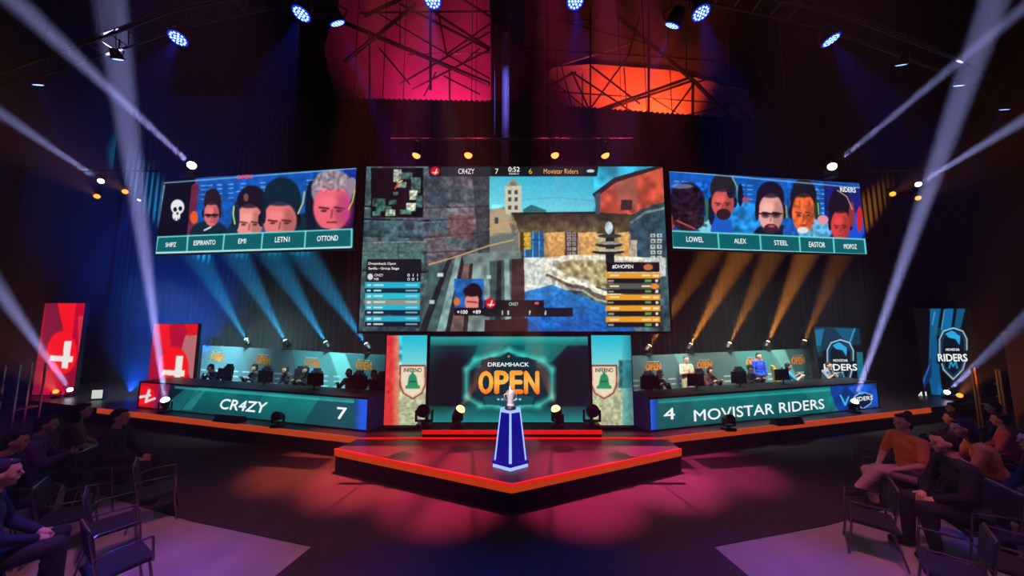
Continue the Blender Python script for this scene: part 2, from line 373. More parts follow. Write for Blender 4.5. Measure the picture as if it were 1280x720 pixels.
# thrust
th = empty('thrust_stage', (0, 0, 0), 0, 'pointed wedge stage in front carrying the trophy, orange lit rim', 'stage')
A = on(420, 560, z); B = on(640, 604, z); Cc = on(850, 560, z); Bk = [Vector((3.9, 8.38, z)), Vector((-3.9, 8.38, z))]
tri = [A, B, Cc]+Bk
MB().prism([Vector((p.x, p.y, .0)) for p in tri], (0, 0, z-.13)).build('riser', M['riser'], th)
MB().prism([Vector((p.x, p.y, z-.05)) for p in tri], (0, 0, .035)).build('deck', M['deck'], th)
for a, b in ((A, B), (B, Cc)):
    strip(a, b, M['strip_thrust'], .37, .49, 'rim_strip', th, .04); strip(a, b, M['strip_top'], .49, .53, 'rim_trim', th, .05)
# centre step
cs = empty('stage_step', (0, 0, 0), 0, 'low red edged step under the centre screens', 'step')
MB().prism([(-2.3, 8.52, z+.003), (2.3, 8.52, z+.003), (2.3, 9.6, z+.003), (-2.3, 9.6, z+.003)], (0, 0, .157)).build('platform', M['riser'], cs)
strip((-2.3, 8.52, 0), (2.3, 8.52, 0), M['strip'], .60, .70, 'edge_strip', cs, .03)

# ------------------------------------------------------------------ LED screens
def screen(name, label, A, B, h, nu, nv, base, cat='screen'):
    r = empty(name, (0, 0, 0), 0, label, cat); p = Panel(A, B, h, nu, nv, base); p.root = r
    if h > 2 and A[2] > 3:
        for t_ in (.04, .35, .65, .96):
            q_ = p.A+p.U*t_-p.n*.08; MB().cyl((q_.x, q_.y, A[2]+h), (q_.x, q_.y, 25.97), .012, n=5).build('hoist_cable', M['steel'], r)
    return p
# --- main screen
p = screen('led_screen', 'huge centre video wall showing a shooter match in a stone courtyard', (-4.08, 8.6, 3.2), (4.22, 8.6, 3.2), 4.58, 560, 312, (62, 92, 98))
MAINP = p
p.grad([(440, 200), (620, 200), (620, 420), (440, 420)], (58, 84, 88), (88, 84, 96), (460, 300), (610, 240))
p.noise(14, .35); p.noise(4, .3)
rr = random.Random(3)                          # masonry
for i, (ya, yb, la, lb) in enumerate([(222, 246, 218, 236), (246, 262, 236, 250), (262, 283, 250, 268), (283, 302, 268, 290), (302, 326, 290, 306)]):
    xs = sorted([530+rr.random()*10+k*26 for k in range(-3, 4)])
    for x in xs:
        if 455 < x < 606:
            t = (x-455)/155; y0 = ya+(la-ya)*t+14; y1 = yb+(lb-yb)*t+16
            c = rr.choice([(98, 92, 104), (60, 88, 94), (112, 84, 84), (80, 110, 112), (48, 66, 76), (120, 104, 110)])
            p.poly([(x, y0), (x+24, y0+3), (x+24, y1+3), (x, y1)], c, .55)
    p.line([(455, yb+12), (530, yb+14), (612, lb+22)], 2.2, (14, 22, 30), .95); p.line([(455, yb+14.5), (530, yb+16.5), (612, lb+24)], 1, (150, 176, 170), .5)
p.rect(446, 276, 530, 300, (46, 78, 86), .6); p.noise(5, .45, 446, 276, 530, 302); p.line([(448, 304), (532, 302)], 1.6, (130, 165, 160), .7)
p.rect(446, 305, 530, 330, (78, 120, 118), .7); p.line([(498, 304), (498, 330)], 1.2, (40, 66, 70))
p.poly([(590, 215), (614, 210), (614, 320), (598, 318)], (40, 52, 60), .75); p.noise(6, .3, 560, 210, 614, 320)
p.poly([(560, 268), (592, 270), (590, 300), (560, 296)], (120, 66, 66), .6)
sky = [(612, 207), (832, 207), (832, 275), (612, 275)]
p.grad(sky, (38, 168, 206), (112, 214, 232), (700, 207), (690, 268))
p.line([(650, 250), (700, 247), (745, 252)], .8, (60, 130, 160), .6)
p.poly([(612, 262), (650, 256), (650, 345), (612, 345)], (142, 132, 112)); p.noise(6, .35, 612, 256, 650, 345)
p.poly([(612, 296), (650, 290), (658, 345), (612, 320)], (104, 116, 112))
p.rect(631, 232, 652, 268, (206, 200, 176)); p.poly([(633, 233), (641, 222), (650, 233)], (160, 150, 130)); p.rect(638, 228, 645, 232, (120, 120, 105))
for y in (238, 247, 257): p.rect(635, y, 639, y+5, (70, 80, 86)); p.rect(643, y, 647, y+5, (70, 80, 86))
p.poly([(612, 268), (631, 262), (640, 290), (612, 292)], (178, 160, 128)); p.rect(618, 272, 623, 280, (60, 70, 80)); p.line([(612, 286), (645, 276)], 1.5, (220, 160, 60), .9)
p.poly([(654, 262), (664, 256), (683, 263), (683, 268), (654, 268)], (50, 110, 120))
# courtyard
p.rect(648, 266, 832, 345, (168, 138, 96))
p.grad([(640, 266), (800, 265), (800, 292), (650, 292)], (54, 50, 40), (98, 84, 60), (700, 266), (700, 290)); p.noise(7, .35, 640, 266, 800, 292); p.line([(640, 267), (800, 265)], 2.2, (28, 30, 32))
for x0, x1 in ((682, 706), (722, 746), (772, 786)): p.grad([(x0, 291), (x1, 290), (x1, 322), (x0+5, 322)], (226, 178, 108), (206, 150, 84), (x0, 290), (x1, 320))
for x0, x1 in ((650, 656), (706, 722), (746, 760)): p.rect(x0, 291, x1, 322, (74, 56, 40))
for y in range(291, 311, 6): p.rect(655, y, 663, y+4.5, (214, 172, 40))
for x0, y0, x1, y1 in ((664, 290, 672, 322), (672, 290, 680, 323), (654, 312, 664, 323)): p.rect(x0, y0, x1, y1, (24, 92, 148)); p.line([(x0+2, y0), (x0+2, y1)], 1, (110, 200, 230)); p.line([(x0, y0+10), (x1, y0+10)], 1, (10, 40, 80))
for y in range(291, 322, 6):
    for x in (709, 715): p.rect(x, y, x+4.6, y+4.4, (156, 160, 160)); p.rect(x+1.4, y+1.4, x+3, y+3, (40, 48, 56))
p.poly([(742, 244), (768, 225), (832, 205), (832, 258), (790, 268), (746, 266)], (196, 82, 62)); p.noise(8, .3, 742, 205, 832, 268)
p.poly([(768, 226), (796, 213), (796, 262), (775, 260)], (150, 98, 84), .6); p.poly([(740, 243), (768, 222), (830, 205), (830, 209), (770, 228), (744, 248)], (44, 36, 40))
p.rect(776, 250, 790, 263, (60, 40, 44)); p.poly([(744, 243), (750, 240), (750, 268), (744, 268)], (60, 80, 100))
p.poly([(786, 275), (800, 262), (832, 252), (832, 330), (790, 322)], (44, 74, 86)); p.line([(789, 278), (806, 266), (832, 260)], 3, (112, 132, 132)); p.noise(6, .3, 786, 255, 832, 325)
p.rect(745, 292, 760, 320, (196, 176, 130)); p.rect(788, 300, 796, 322, (176, 168, 150))
for y in range(292, 326, 7):
    for x in (813, 821): p.rect(x, y, x+6, y+5, (190, 200, 196)); p.rect(x+1.8, y+1.5, x+4, y+3.4, (60, 66, 70))
p.grad([(648, 322), (832, 322), (832, 345), (648, 372)], (226, 216, 190), (196, 202, 196), (660, 322), (700, 372))
p.poly([(640, 322), (700, 322), (700, 420), (655, 420)], (206, 214, 206)); 
p.grad([(650, 366), (690, 356), (760, 384), (800, 418), (655, 418)], (36, 128, 206), (18, 90, 176), (700, 360), (700, 415)); p.noise(9, .22, 650, 356, 832, 420)
for a_, b_ in (((655, 375), (760, 410)), ((655, 400), (700, 366)), ((690, 415), (750, 380)), ((660, 390), (730, 414)), ((700, 366), (755, 396))): p.line([a_, b_], 1, (12, 66, 140), .6)
p.line([(683, 330), (690, 324), (715, 321), (760, 322), (800, 324)], 5, (240, 230, 205)); p.line([(683, 330), (686, 340), (712, 351), (730, 353), (745, 363), (760, 368), (800, 374)], 6, (236, 226, 200)); p.line([(684, 344), (712, 357), (728, 359), (745, 370), (762, 374), (800, 380)], 4, (96, 88, 76)); p.line([(686, 347), (712, 361), (728, 363), (745, 374), (765, 379)], 2.5, (180, 170, 150))
p.poly([(690, 331), (715, 325), (760, 326), (762, 362), (745, 358), (730, 348), (712, 346)], (170, 158, 112)); p.noise(4, .4, 690, 325, 762, 362)
p.rect(757, 286, 768, 330, (30, 36, 42)); p.ell(761, 306, 17, 3.5, (34, 38, 42)); p.ell(761, 304, 16, 2, (160, 150, 130)); p.ell(762, 295, 15, 2.6, (52, 52, 52)); p.ell(761, 285, 5, 8, (196, 214, 214)); p.ell(760, 315, 20, 3, (34, 34, 36)); p.ell(760, 313, 19, 1.6, (200, 186, 150))
p.noise(1.7, .05); p.noise(2.2, .26, 440, 200, 612, 420); p.noise(2.5, .2, 640, 266, 832, 420)
# weapon/door slabs bottom left
p.poly([(566, 330), (612, 322), (650, 316), (656, 418), (520, 418)], (64, 84, 86)); p.poly([(536, 332), (566, 326), (545, 418), (524, 418)], (62, 90, 88))
for x0, x1, xb0, xb1, c in ((560, 566, 522, 532, (26, 34, 40)), (570, 577, 545, 556, (128, 160, 160)), (577, 582, 556, 562, (30, 34, 40)), (582, 590, 562, 580, (112, 92, 84)), (588, 592, 578, 584, (44, 34, 36)), (592, 612, 584, 612, (120, 142, 140)), (622, 627, 618, 626, (28, 40, 46)), (630, 636, 632, 640, (126, 160, 160)), (640, 655, 640, 656, (60, 44, 48))):
    p.poly([(x0, 322), (x1, 320), (xb1, 418), (xb0, 418)], c)
p.poly([(578, 318), (650, 313), (652, 323), (580, 330)], (104, 122, 120)); p.noise(6, .3, 520, 314, 656, 418)
p.line([(536, 331), (570, 321), (612, 307), (642, 300)], 1.6, (212, 168, 96)); p.rect(547, 341, 554, 346, (200, 220, 220)); p.rect(537, 375, 543, 380, (180, 205, 205)); p.rect(608, 344, 614, 349, (180, 205, 205))
p.poly([(606, 400), (660, 398), (660, 418), (606, 418)], (56, 30, 34))
# overview map
p.rect(464, 210, 529, 272, (8, 12, 16))
for x, y, w, h_, c in ((492, 212, 10, 16, (150, 160, 145)), (502, 216, 14, 8, (60, 96, 90)), (514, 222, 12, 20, (66, 100, 92)), (496, 228, 12, 7, (120, 140, 124)), (512, 238, 10, 12, (190, 196, 170)), (520, 244, 8, 16, (60, 92, 86)), (508, 254, 12, 10, (196, 206, 180)), (466, 248, 16, 10, (40, 84, 80)), (470, 258, 20, 6, (56, 100, 94)), (482, 262, 12, 8, (160, 186, 160)), (486, 250, 10, 6, (54, 92, 86)), (492, 240, 6, 4, (70, 100, 96)), (500, 262, 14, 6, (80, 130, 110)), (466, 264, 10, 6, (60, 110, 108))): p.rect(x, y, x+w, y+h_, c)
p.noise(2.2, .5, 464, 210, 529, 272); p.line([(494, 236), (499, 228)], 2, (220, 80, 30)); p.line([(499, 228), (503, 226)], 1.5, (250, 220, 60))
# top bar
p.poly([(536, 208), (748, 207), (746, 221), (537, 221)], (18, 24, 30)); p.rect(552, 209, 614, 220, (28, 44, 52)); p.rect(636, 207, 650, 220, (12, 14, 18)); p.ell(544, 214, 6, 5.5, (200, 24, 34)); p.line([(541, 216), (547, 216)], 1.4, (240, 240, 240)); p.line([(546, 212), (544, 218)], 1.4, (240, 240, 240)); p.rect(664, 209, 730, 220, (30, 34, 38)); p.ell(738, 214, 5, 2, (200, 215, 220))
# left score list
p.rect(459, 324, 527, 340, (20, 26, 34)); p.rect(458, 340, 526, 352, (18, 24, 30)); p.ell(463, 346, 3.6, 4, (210, 216, 220))
for y0, y1, c in ((353, 360, (28, 178, 208)), (360, 366.5, (10, 40, 60)), (366.5, 374, (36, 190, 212)), (374.5, 381, (136, 150, 140)), (381.5, 387.5, (28, 178, 208)), (387.5, 394, (8, 34, 58)), (395, 402, (28, 170, 200)), (402, 408, (8, 24, 40))):
    p.rect(456.5, y0, 525, y1, c); ym = (y0+y1)/2
    p.rect(459, ym-1.2, 464, ym+1.2, (220, 236, 240)); p.rect(467, ym-1.1, 477+(y0 % 5), ym+1.1, (200, 232, 220)); p.rect(507, ym-1.2, 522, ym+.8, (190, 230, 236), .7)
# right score list
p.rect(758, 328, 824, 340, (22, 20, 24)); p.ell(810, 334, 6, 4, (196, 110, 70))
for y0, y1, c in ((341, 348, (232, 158, 36)), (348, 354, (30, 24, 28)), (355, 361, (84, 88, 78)), (361.5, 367, (26, 26, 30)), (368, 375, (236, 160, 34)), (375, 381, (30, 24, 28)), (382, 389, (236, 160, 34)), (389, 395, (28, 24, 28)), (396, 403, (236, 160, 34)), (403, 409, (26, 24, 28))):
    p.rect(757+(2 if c[0] < 60 else 0), y0, 825, y1, c); ym = (y0+y1)/2
    if c[0] < 60: p.rect(760, ym-1, 767, ym+1.6, (210, 200, 190), .7); p.rect(806, ym-1.6, 814, ym+1.6, (100, 160, 80)); p.rect(819, ym-1.8, 822.5, ym+1.8, (220, 220, 220))
    else: p.rect(762, ym-1.1, 774, ym+1.1, (255, 224, 170)); p.rect(802, ym-1.1, 813, ym+1.1, (255, 228, 180)); p.rect(816, ym-1.3, 823, ym+1.3, (255, 226, 176))
p.ell(818, 358, 5, 3.5, (236, 140, 40))
# player camera inset
p.rect(568, 349, 605, 386, (20, 96, 176)); p.noise(4, .3, 568, 349, 605, 386); p.ell(571, 377, 4, 5, (220, 110, 40)); p.ell(592, 367, 11, 13, (24, 16, 22)); p.ell(590, 378, 9, 12, (228, 136, 124)); p.ell(590, 364, 11, 7, (30, 18, 24)); p.line([(584, 377), (596, 378)], 1.6, (96, 40, 44)); p.ell(601, 380, 3, 7, (20, 20, 30))
p.rect(568, 385, 606, 394.5, (24, 18, 22)); p.rect(605, 375, 680, 385, (20, 20, 26)); p.rect(605, 385, 716, 396, (24, 26, 34)); p.ell(613, 379, 6.5, 6.5, (206, 20, 32)); p.line([(610, 381), (617, 381)], 1.6, (240, 240, 240)); p.line([(615, 376), (613, 383)], 1.6, (240, 240, 240)); p.ell(671, 379, 3, 2, (210, 90, 100))
for x in (627, 634, 661, 681): p.rect(x, 388, x+2, 394, (210, 215, 215))
p.blur(1); p.housing(p.root, .18, .06); p.build('picture', M['led'], p.root)
letter(p, p.root, [('CR4ZY', 583, 214.5, 20, 6.5), ('7', 621, 214.5, 4, 6.5), ('0:52', 642.5, 212, 14, 6, .02), ('ROUND 12', 642.5, 217.5, 12, 2.6, 0), ('Dreamhack Open', 478, 330, 34, 4, .015), ('Sevilla - Group Stage', 480, 336, 38, 4, .015), ('0 1 1', 516, 344, 13, 3.5), ('0 0 1', 516, 349, 13, 3.5), ('CR4ZY', 474, 344, 11, 3.2, 0), ('MR', 471, 349, 6, 3, 0), ('#DHOPEN', 778, 333.5, 26, 5, .02), ('+100', 578, 390, 13, 4.5, .03), ('+89', 596, 390, 10, 4.5, .03)], M['white'])
letter(p, p.root, [('6', 663, 214.5, 4, 6.5, .01), ('Movistar Riders', 701, 214.5, 43, 6, .01)], mat('screen_lettering_amber', (0, 0, 0), emit=(236, 176, 90), strength=1))
letter(p, p.root, [('CR4ZY', 642, 380, 12, 4, .01)], M['cyanw'])

# --- player card screens
def cards(p, corners, div, bar_top, bar_bot):
    (x0, t0), (x1, t1) = bar_top; (_x0, b0), (_x1, b1) = bar_bot
    p.poly([(x0-6, t0), (x1+6, t1), (_x1+8, b1+6), (_x0-8, b0+6)], (8, 96, 106))
    lc = (120, 226, 216)
    p.line([(x0, t0), (x1, t1)], 1.6, lc); p.line([(_x0, b0), (_x1, b1)], 2.2, (190, 240, 240)); p.line([(x0, t0), (_x0, b0)], 1.6, lc); p.line([(x1, t1), (_x1, b1)], 2, lc)
    for a_, b_ in div: p.line([a_, b_], 1.8, lc)
def face(p, cx, cy, rx, ry, skin, hair, hx, hy, hrx, hry, glasses=False, rot=0, shade=True):
    dk = tuple(v*.55 for v in skin)
    top = hy-hry; mx = cx*.6+hx*.4; hl = tuple(min(255, v*1.5+14) for v in hair)
    for k in (-1, 1): p.ell(cx+k*rx*1.08, cy-ry*.05, rx*.2, ry*.36, (18, 20, 34))
    for k in (-.22, 0, .24): p.ell(mx+k*rx, (top+cy)/2+abs(k)*rx*.3, rx*.9, (cy-top)/2+1, hair)
    for k in range(7): a_ = -.75+k*.25; p.line([(mx+a_*rx, top+4+abs(a_)*5), (mx+a_*rx*1.1-1.5, top+(cy-ry-top)*.7+4)], 1, hl, .5)
    p.ell(cx, cy, rx, ry, skin, 1, rot); p.ell(cx, cy-ry*.92, rx*.72, ry*.16, hair, .8, 0, .5)
    if shade:
        p.ell(cx+rx*.55, cy+ry*.1, rx*.42, ry*.75, dk, .45, rot, .6); p.ell(cx-rx*.2, cy-ry*.25, rx*.5, ry*.25, tuple(min(255, v*1.15) for v in skin), .7, rot, .6)
    for sx in (-.42, .42):
        p.line([(cx+sx*rx-rx*.25, cy-ry*.02), (cx+sx*rx+rx*.25, cy+ry*.03)], max(1.1, rx*.1), (60, 24, 34), .85); p.ell(cx+sx*rx, cy+ry*.13, rx*.17, ry*.06, (70, 30, 40), .8, 0, .4)
    p.line([(cx+rx*.03, cy+ry*.1), (cx-rx*.03, cy+ry*.42)], max(1, rx*.12), dk, .7); p.line([(cx-rx*.25, cy+ry*.62), (cx+rx*.25, cy+ry*.62)], max(1, rx*.1), (120, 40, 50), .85)
    if glasses:
        for sx in (-.42, .42): p.ell(cx+sx*rx, cy+ry*.12, rx*.36, ry*.17, (24, 20, 26), .55); 
        p.line([(cx-rx*.9, cy+ry*.05), (cx+rx*.9, cy+ry*.05)], 1.6, (16, 14, 20))
def dashes(p, xs, ys, w=6, col=(150, 200, 240), slope=-.05):
    for x in xs:
        for y in ys: p.line([(x, y+slope*x), (x+w, y+slope*(x+w))], 1.1, col, .8)
p = screen('led_screen', 'left wing video wall with a skull card and four player portraits', (-10.87, 9.62, 5.50), (-4.46, 8.8, 5.50), 2.34, 400, 150, (18, 84, 178))
p.poly([(190, 215), (246, 215), (236, 300), (185, 300)], (8, 14, 30)); p.poly([(240, 232), (250, 226), (242, 296), (234, 296)], (110, 40, 70)); p.line([(206, 232), (196, 292)], 2, (150, 190, 220), .8); p.line([(202, 262), (196, 294)], 2, (150, 50, 80), .6)
p.grad([(430, 200), (460, 200), (460, 320), (430, 320)], (18, 50, 150), (14, 20, 60), (430, 220), (450, 290)); dashes(p, [252, 260, 272, 286, 302, 326, 384, 388], [245, 250, 256, 262], 6)
p.line([(296, 240), (320, 236), (345, 234)], 1, (110, 180, 240)); p.noise(5, .18)
p.ell(222.5, 259, 8.5, 9.5, (238, 232, 238)); p.ell(221, 270, 5, 6, (238, 232, 238)); p.ell(219.5, 262, 2.3, 2.8, (14, 14, 30)); p.ell(226, 261, 2.3, 2.8, (14, 14, 30)); p.ell(222.5, 267, 1.2, 1.8, (14, 14, 30)); p.line([(219, 273), (219, 277)], .8, (30, 30, 50)); p.line([(223, 273), (223, 277)], .8, (30, 30, 50))
p.ell(243, 272, 5, 8, (226, 92, 40)); p.ell(262, 292, 24, 16, (16, 38, 56)); face(p, 265, 268, 9.5, 15, (222, 112, 116), (36, 22, 34), 268, 246, 12, 9, True); p.line([(277, 255), (279, 270)], 2, (30, 70, 90)); p.line([(256, 288), (264, 284)], 2, (220, 230, 240))
p.ell(301, 290, 16, 16, (14, 46, 66)); face(p, 312, 278, 17, 23, (238, 146, 140), (22, 18, 34), 320, 248, 20, 15); p.ell(338, 270, 5, 18, (16, 26, 46)); p.ell(296, 270, 4, 18, (16, 40, 60)); p.line([(293, 258), (292, 268), (294, 280)], 1.8, (206, 220, 110)); p.ell(308, 247, 3, 5, (190, 110, 90), .6)
p.ell(384, 288, 22, 22, (12, 44, 60)); face(p, 350, 276, 21, 24, (232, 122, 124), (10, 36, 52), 357, 245, 22, 22); p.line([(381, 240), (379, 254), (373, 267)], 2, (190, 200, 90)); p.ell(330, 268, 3, 12, (20, 30, 46))
p.ell(390, 260, 8, 34, (14, 24, 50)); p.ell(440, 280, 16, 24, (14, 14, 40)); face(p, 415, 260, 23, 29, (240, 104, 124), (150, 136, 146), 416, 226, 26, 13); p.ell(434, 262, 8, 22, (200, 50, 150), .5, 0, .8); p.noise(3, .3, 388, 212, 446, 240); p.ell(440, 232, 7, 10, (150, 130, 150)); p.line([(444, 238), (441, 252), (436, 262)], 1.8, (190, 190, 80)); p.ell(400, 290, 18, 5, (20, 26, 50))
cards(p, None, [((235.5, 295), (234, 314.5)), ((281, 293), (279, 312.8)), ((329, 291), (327, 311.5)), ((382.5, 289), (381, 310.5))], ((198, 296.5), (440, 286.5)), ((194.8, 316.3), (439.5, 309)))
p.line([(205, 229), (447, 210.5)], 1.4, (140, 200, 230), .8)
p.blur(1); p.housing(p.root, .15, .03); p.build('picture', M['led'], p.root)
letter(p, p.root, [('SHIPZ', 214.5, 306, 13, 5.5, .02), ('ESPIRANTO', 256.5, 303.5, 27, 6, .02), ('EMI', 303.5, 301.5, 9.5, 6, .02), ('LETN1', 353.5, 299.5, 18, 6.5, .02), ('OTTOND', 410, 298, 26, 6.5, .02)], M['white'])
letter(p, p.root, [('OPEN', 306, 221.5, 19, 5, .03)], mat('screen_lettering_red', (0, 0, 0), emit=(226, 60, 70), strength=1))

p = screen('led_screen', 'right wing video wall with five bearded or dark haired player portraits', (4.50, 8.8, 5.50), (10.83, 9.62, 5.50), 2.24, 400, 150, (16, 88, 184))
dashes(p, [842, 852, 924, 934, 1018, 1026, 990, 1000], [176, 181, 187, 193, 199, 205], 6, slope=.06); p.noise(5, .18)
p.poly([(1030, 228), (1062, 232), (1085, 240), (1085, 300), (1030, 296)], (26, 34, 120))
p.ell(838, 274, 6, 14, (206, 66, 70)); p.ell(886, 284, 14, 9, (126, 206, 226)); p.ell(858, 254, 23, 26, (30, 20, 36)); p.ell(860, 276, 20, 13, (44, 26, 40)); p.noise(3, .7, 836, 228, 884, 285); p.ell(852, 233, 14, 3, (146, 160, 210), .6); p.line([(882, 250), (884, 262), (882, 276)], 3, (60, 110, 60)); p.ell(889, 264, 4, 18, (16, 26, 50)); p.line([(846, 276), (868, 286)], 2, (190, 80, 70))
p.ell(928, 276, 30, 24, (34, 138, 222)); p.noise(4, .4, 898, 254, 948, 290); p.ell(902, 290, 14, 20, (30, 90, 200)); face(p, 903, 254, 14, 18, (212, 92, 84), (34, 30, 38), 903, 231, 17, 13); p.ell(904, 268, 9, 7, (52, 26, 36)); p.ell(913, 240, 5, 8, (30, 26, 40)); p.line([(915, 222), (921, 234), (922, 250)], 2, (120, 170, 110)); p.ell(925, 244, 3.5, 14, (16, 18, 40)); p.ell(932, 250, 5, 4, (200, 70, 90), .7)
p.ell(966, 292, 24, 12, (18, 24, 46)); face(p, 963, 266, 15.5, 24, (240, 168, 160), (24, 16, 34), 961, 240, 18.5, 12, True); p.ell(963, 286, 9, 6, (60, 36, 44)); p.ell(964, 283, 4, 1.6, (206, 70, 90)); p.line([(982, 258), (983, 272)], 2, (150, 160, 90)); p.ell(946, 262, 2.5, 14, (26, 20, 30)); p.ell(990, 256, 4, 8, (200, 60, 90), .5)
p.ell(1018, 288, 22, 14, (96, 176, 226)); p.ell(986, 290, 8, 10, (30, 90, 190)); face(p, 1004, 266, 14.5, 25, (240, 104, 52), (22, 22, 34), 1003, 238, 15.5, 13); p.noise(3, .3, 984, 226, 1036, 296); p.ell(1021, 262, 4, 13, (30, 60, 60)); p.line([(1022, 254), (1023, 268)], 1.6, (150, 190, 90)); p.ell(1028, 275, 7, 6, (226, 150, 160)); p.ell(1003, 288, 7, 4, (226, 226, 236))
p.ell(1067, 284, 14, 18, (30, 80, 220)); face(p, 1050, 282, 12, 20, (216, 66, 66), (22, 14, 28), 1047, 257, 17, 20); p.ell(1064, 268, 3.5, 16, (150, 50, 50)); p.ell(1074, 274, 4, 16, (206, 40, 50)); p.line([(1046, 238), (1058, 246), (1065, 262)], 1.4, (190, 150, 160))
cards(p, None, [((897, 291.5), (898.5, 311.8)), ((949.5, 294), (951, 313.8)), ((998.5, 296), (1000, 315.5)), ((1041, 297.5), (1042.5, 317))], ((839, 288.8), (1080, 299.3)), ((840.5, 309.7), (1082, 318.6)))
p.line([(832, 213.5), (1074, 235)], 1.4, (150, 200, 230), .8)
p.blur(1); p.housing(p.root, .15, .03); p.build('picture', M['led'], p.root)
letter(p, p.root, [('LOWEL', 868, 299.5, 21, 6.5, .02), ('ALEX', 924.5, 301.5, 15, 6, .02), ('STEEL', 975.5, 303.8, 17, 6, .02), ('EASTOR', 1020.5, 306, 20, 6.5, .02), ('MOPOZ', 1062, 308.3, 16, 6, .02), ('RIDERS', 1059, 237.5, 19, 6, .03)], M['white'])

# --- lower centre screen
p = screen('led_screen', 'centre stage video wall with the orange OPEN crest on teal', (-2.29, 9.1, .715), (2.127, 9.1, .715), 2.33, 300, 170, (8, 62, 70))
p.grad([(530, 415), (745, 415), (745, 540), (530, 540)], (10, 110, 112), (6, 44, 52), (640, 415), (640, 480)); 
p.ell(564, 478, 34, 52, (10, 16, 28), .95, 8, .9); p.ell(712, 478, 26, 56, (10, 18, 28), .95, 0, .8)
p.poly([(735, 421), (735, 530), (690, 530), (700, 500), (690, 470), (700, 455)], (10, 22, 32), .8)
p.poly([(602, 421), (640, 421), (605, 462), (585, 462)], (20, 150, 140), .5); p.poly([(660, 421), (700, 421), (720, 421), (690, 452), (650, 455)], (26, 160, 150), .5)
p.grad([(530, 508), (745, 508), (745, 540), (530, 540)], (10, 70, 76), (40, 200, 190), (640, 508), (640, 534), .8); p.grad([(530, 421), (745, 421), (745, 432), (530, 432)], (40, 190, 180), (10, 110, 112), (640, 421), (640, 432), .8)
for k, w in ((.16, 12), (.3, 7), (.5, 2.4)):
    p.line([(583, 462), (583, 496), (600, 507), (622, 507), (636, 513), (650, 507), (673, 507), (690, 496), (690, 462), (678, 450), (652, 444), (636, 438), (618, 444), (594, 450), (583, 462)], w, (70, 220, 200), k)
p.poly([(540, 532), (580, 500), (600, 512), (588, 532)], (20, 120, 120), .4); p.poly([(620, 532), (655, 515), (670, 520), (650, 532)], (30, 140, 136), .4)
p.poly([(601, 451), (612, 447), (625, 446), (635.5, 440), (646, 446), (660, 447), (671, 451), (671, 460), (682, 460), (679, 496), (669, 494), (668, 506), (652, 504), (636, 510), (620, 504), (604, 506), (603, 494), (594, 496), (591, 460), (601, 460)], (12, 44, 54))
p.poly([(604, 496), (620, 494), (652, 494), (668, 496), (666, 505), (636, 508), (606, 505)], (16, 76, 88)); p.ell(636, 445, 3.4, 3.6, (20, 40, 50)); p.ell(636, 445.5, 1.4, 1.6, (226, 150, 70))
for x in (623, 628, 645, 650): p.ell(x, 499, 1.6, 1.2, (226, 236, 236))
p.blur(2); p.housing(p.root, .15, .02); p.build('picture', M['led'], p.root)
letter(p, p.root, [('DREAMHACK', 635.5, 455.5, 51, 5, .03)], M['white'])
gm = bpy.data.materials.new('orange_to_yellow_lettering'); gm.use_nodes = True; nt = gm.node_tree; nt.nodes.clear()
tc = nt.nodes.new('ShaderNodeTexCoord'); sx = nt.nodes.new('ShaderNodeSeparateXYZ'); mr = nt.nodes.new('ShaderNodeMapRange'); cr = nt.nodes.new('ShaderNodeValToRGB'); em = nt.nodes.new('ShaderNodeEmission'); oo = nt.nodes.new('ShaderNodeOutputMaterial')
zt_, zb_ = p.pt(636, 463).z, p.pt(636, 491).z
mr.inputs[1].default_value = zb_; mr.inputs[2].default_value = zt_
cr.color_ramp.elements[0].color = (*lin((255, 110, 20)), 1); cr.color_ramp.elements[1].color = (*lin((255, 150, 40)), 1); e_ = cr.color_ramp.elements.new(.5); e_.color = (*lin((255, 190, 80)), 1)
nt.links.new(tc.outputs['Object'], sx.inputs[0]); nt.links.new(sx.outputs[2], mr.inputs[0]); nt.links.new(mr.outputs[0], cr.inputs[0]); nt.links.new(cr.outputs[0], em.inputs[0]); nt.links.new(em.outputs[0], oo.inputs[0]); gm.cycles.emission_sampling = 'NONE'
for ch, x, w in (('O', 607.5, 16), ('P', 627, 15.5), ('E', 645.5, 14), ('N', 664.5, 16.5)):
    letter(p, p.root, [(ch, x, 477.3+abs(x-636)*.02, w, 27, .05)], gm, 'orange_letter', lift=.03)

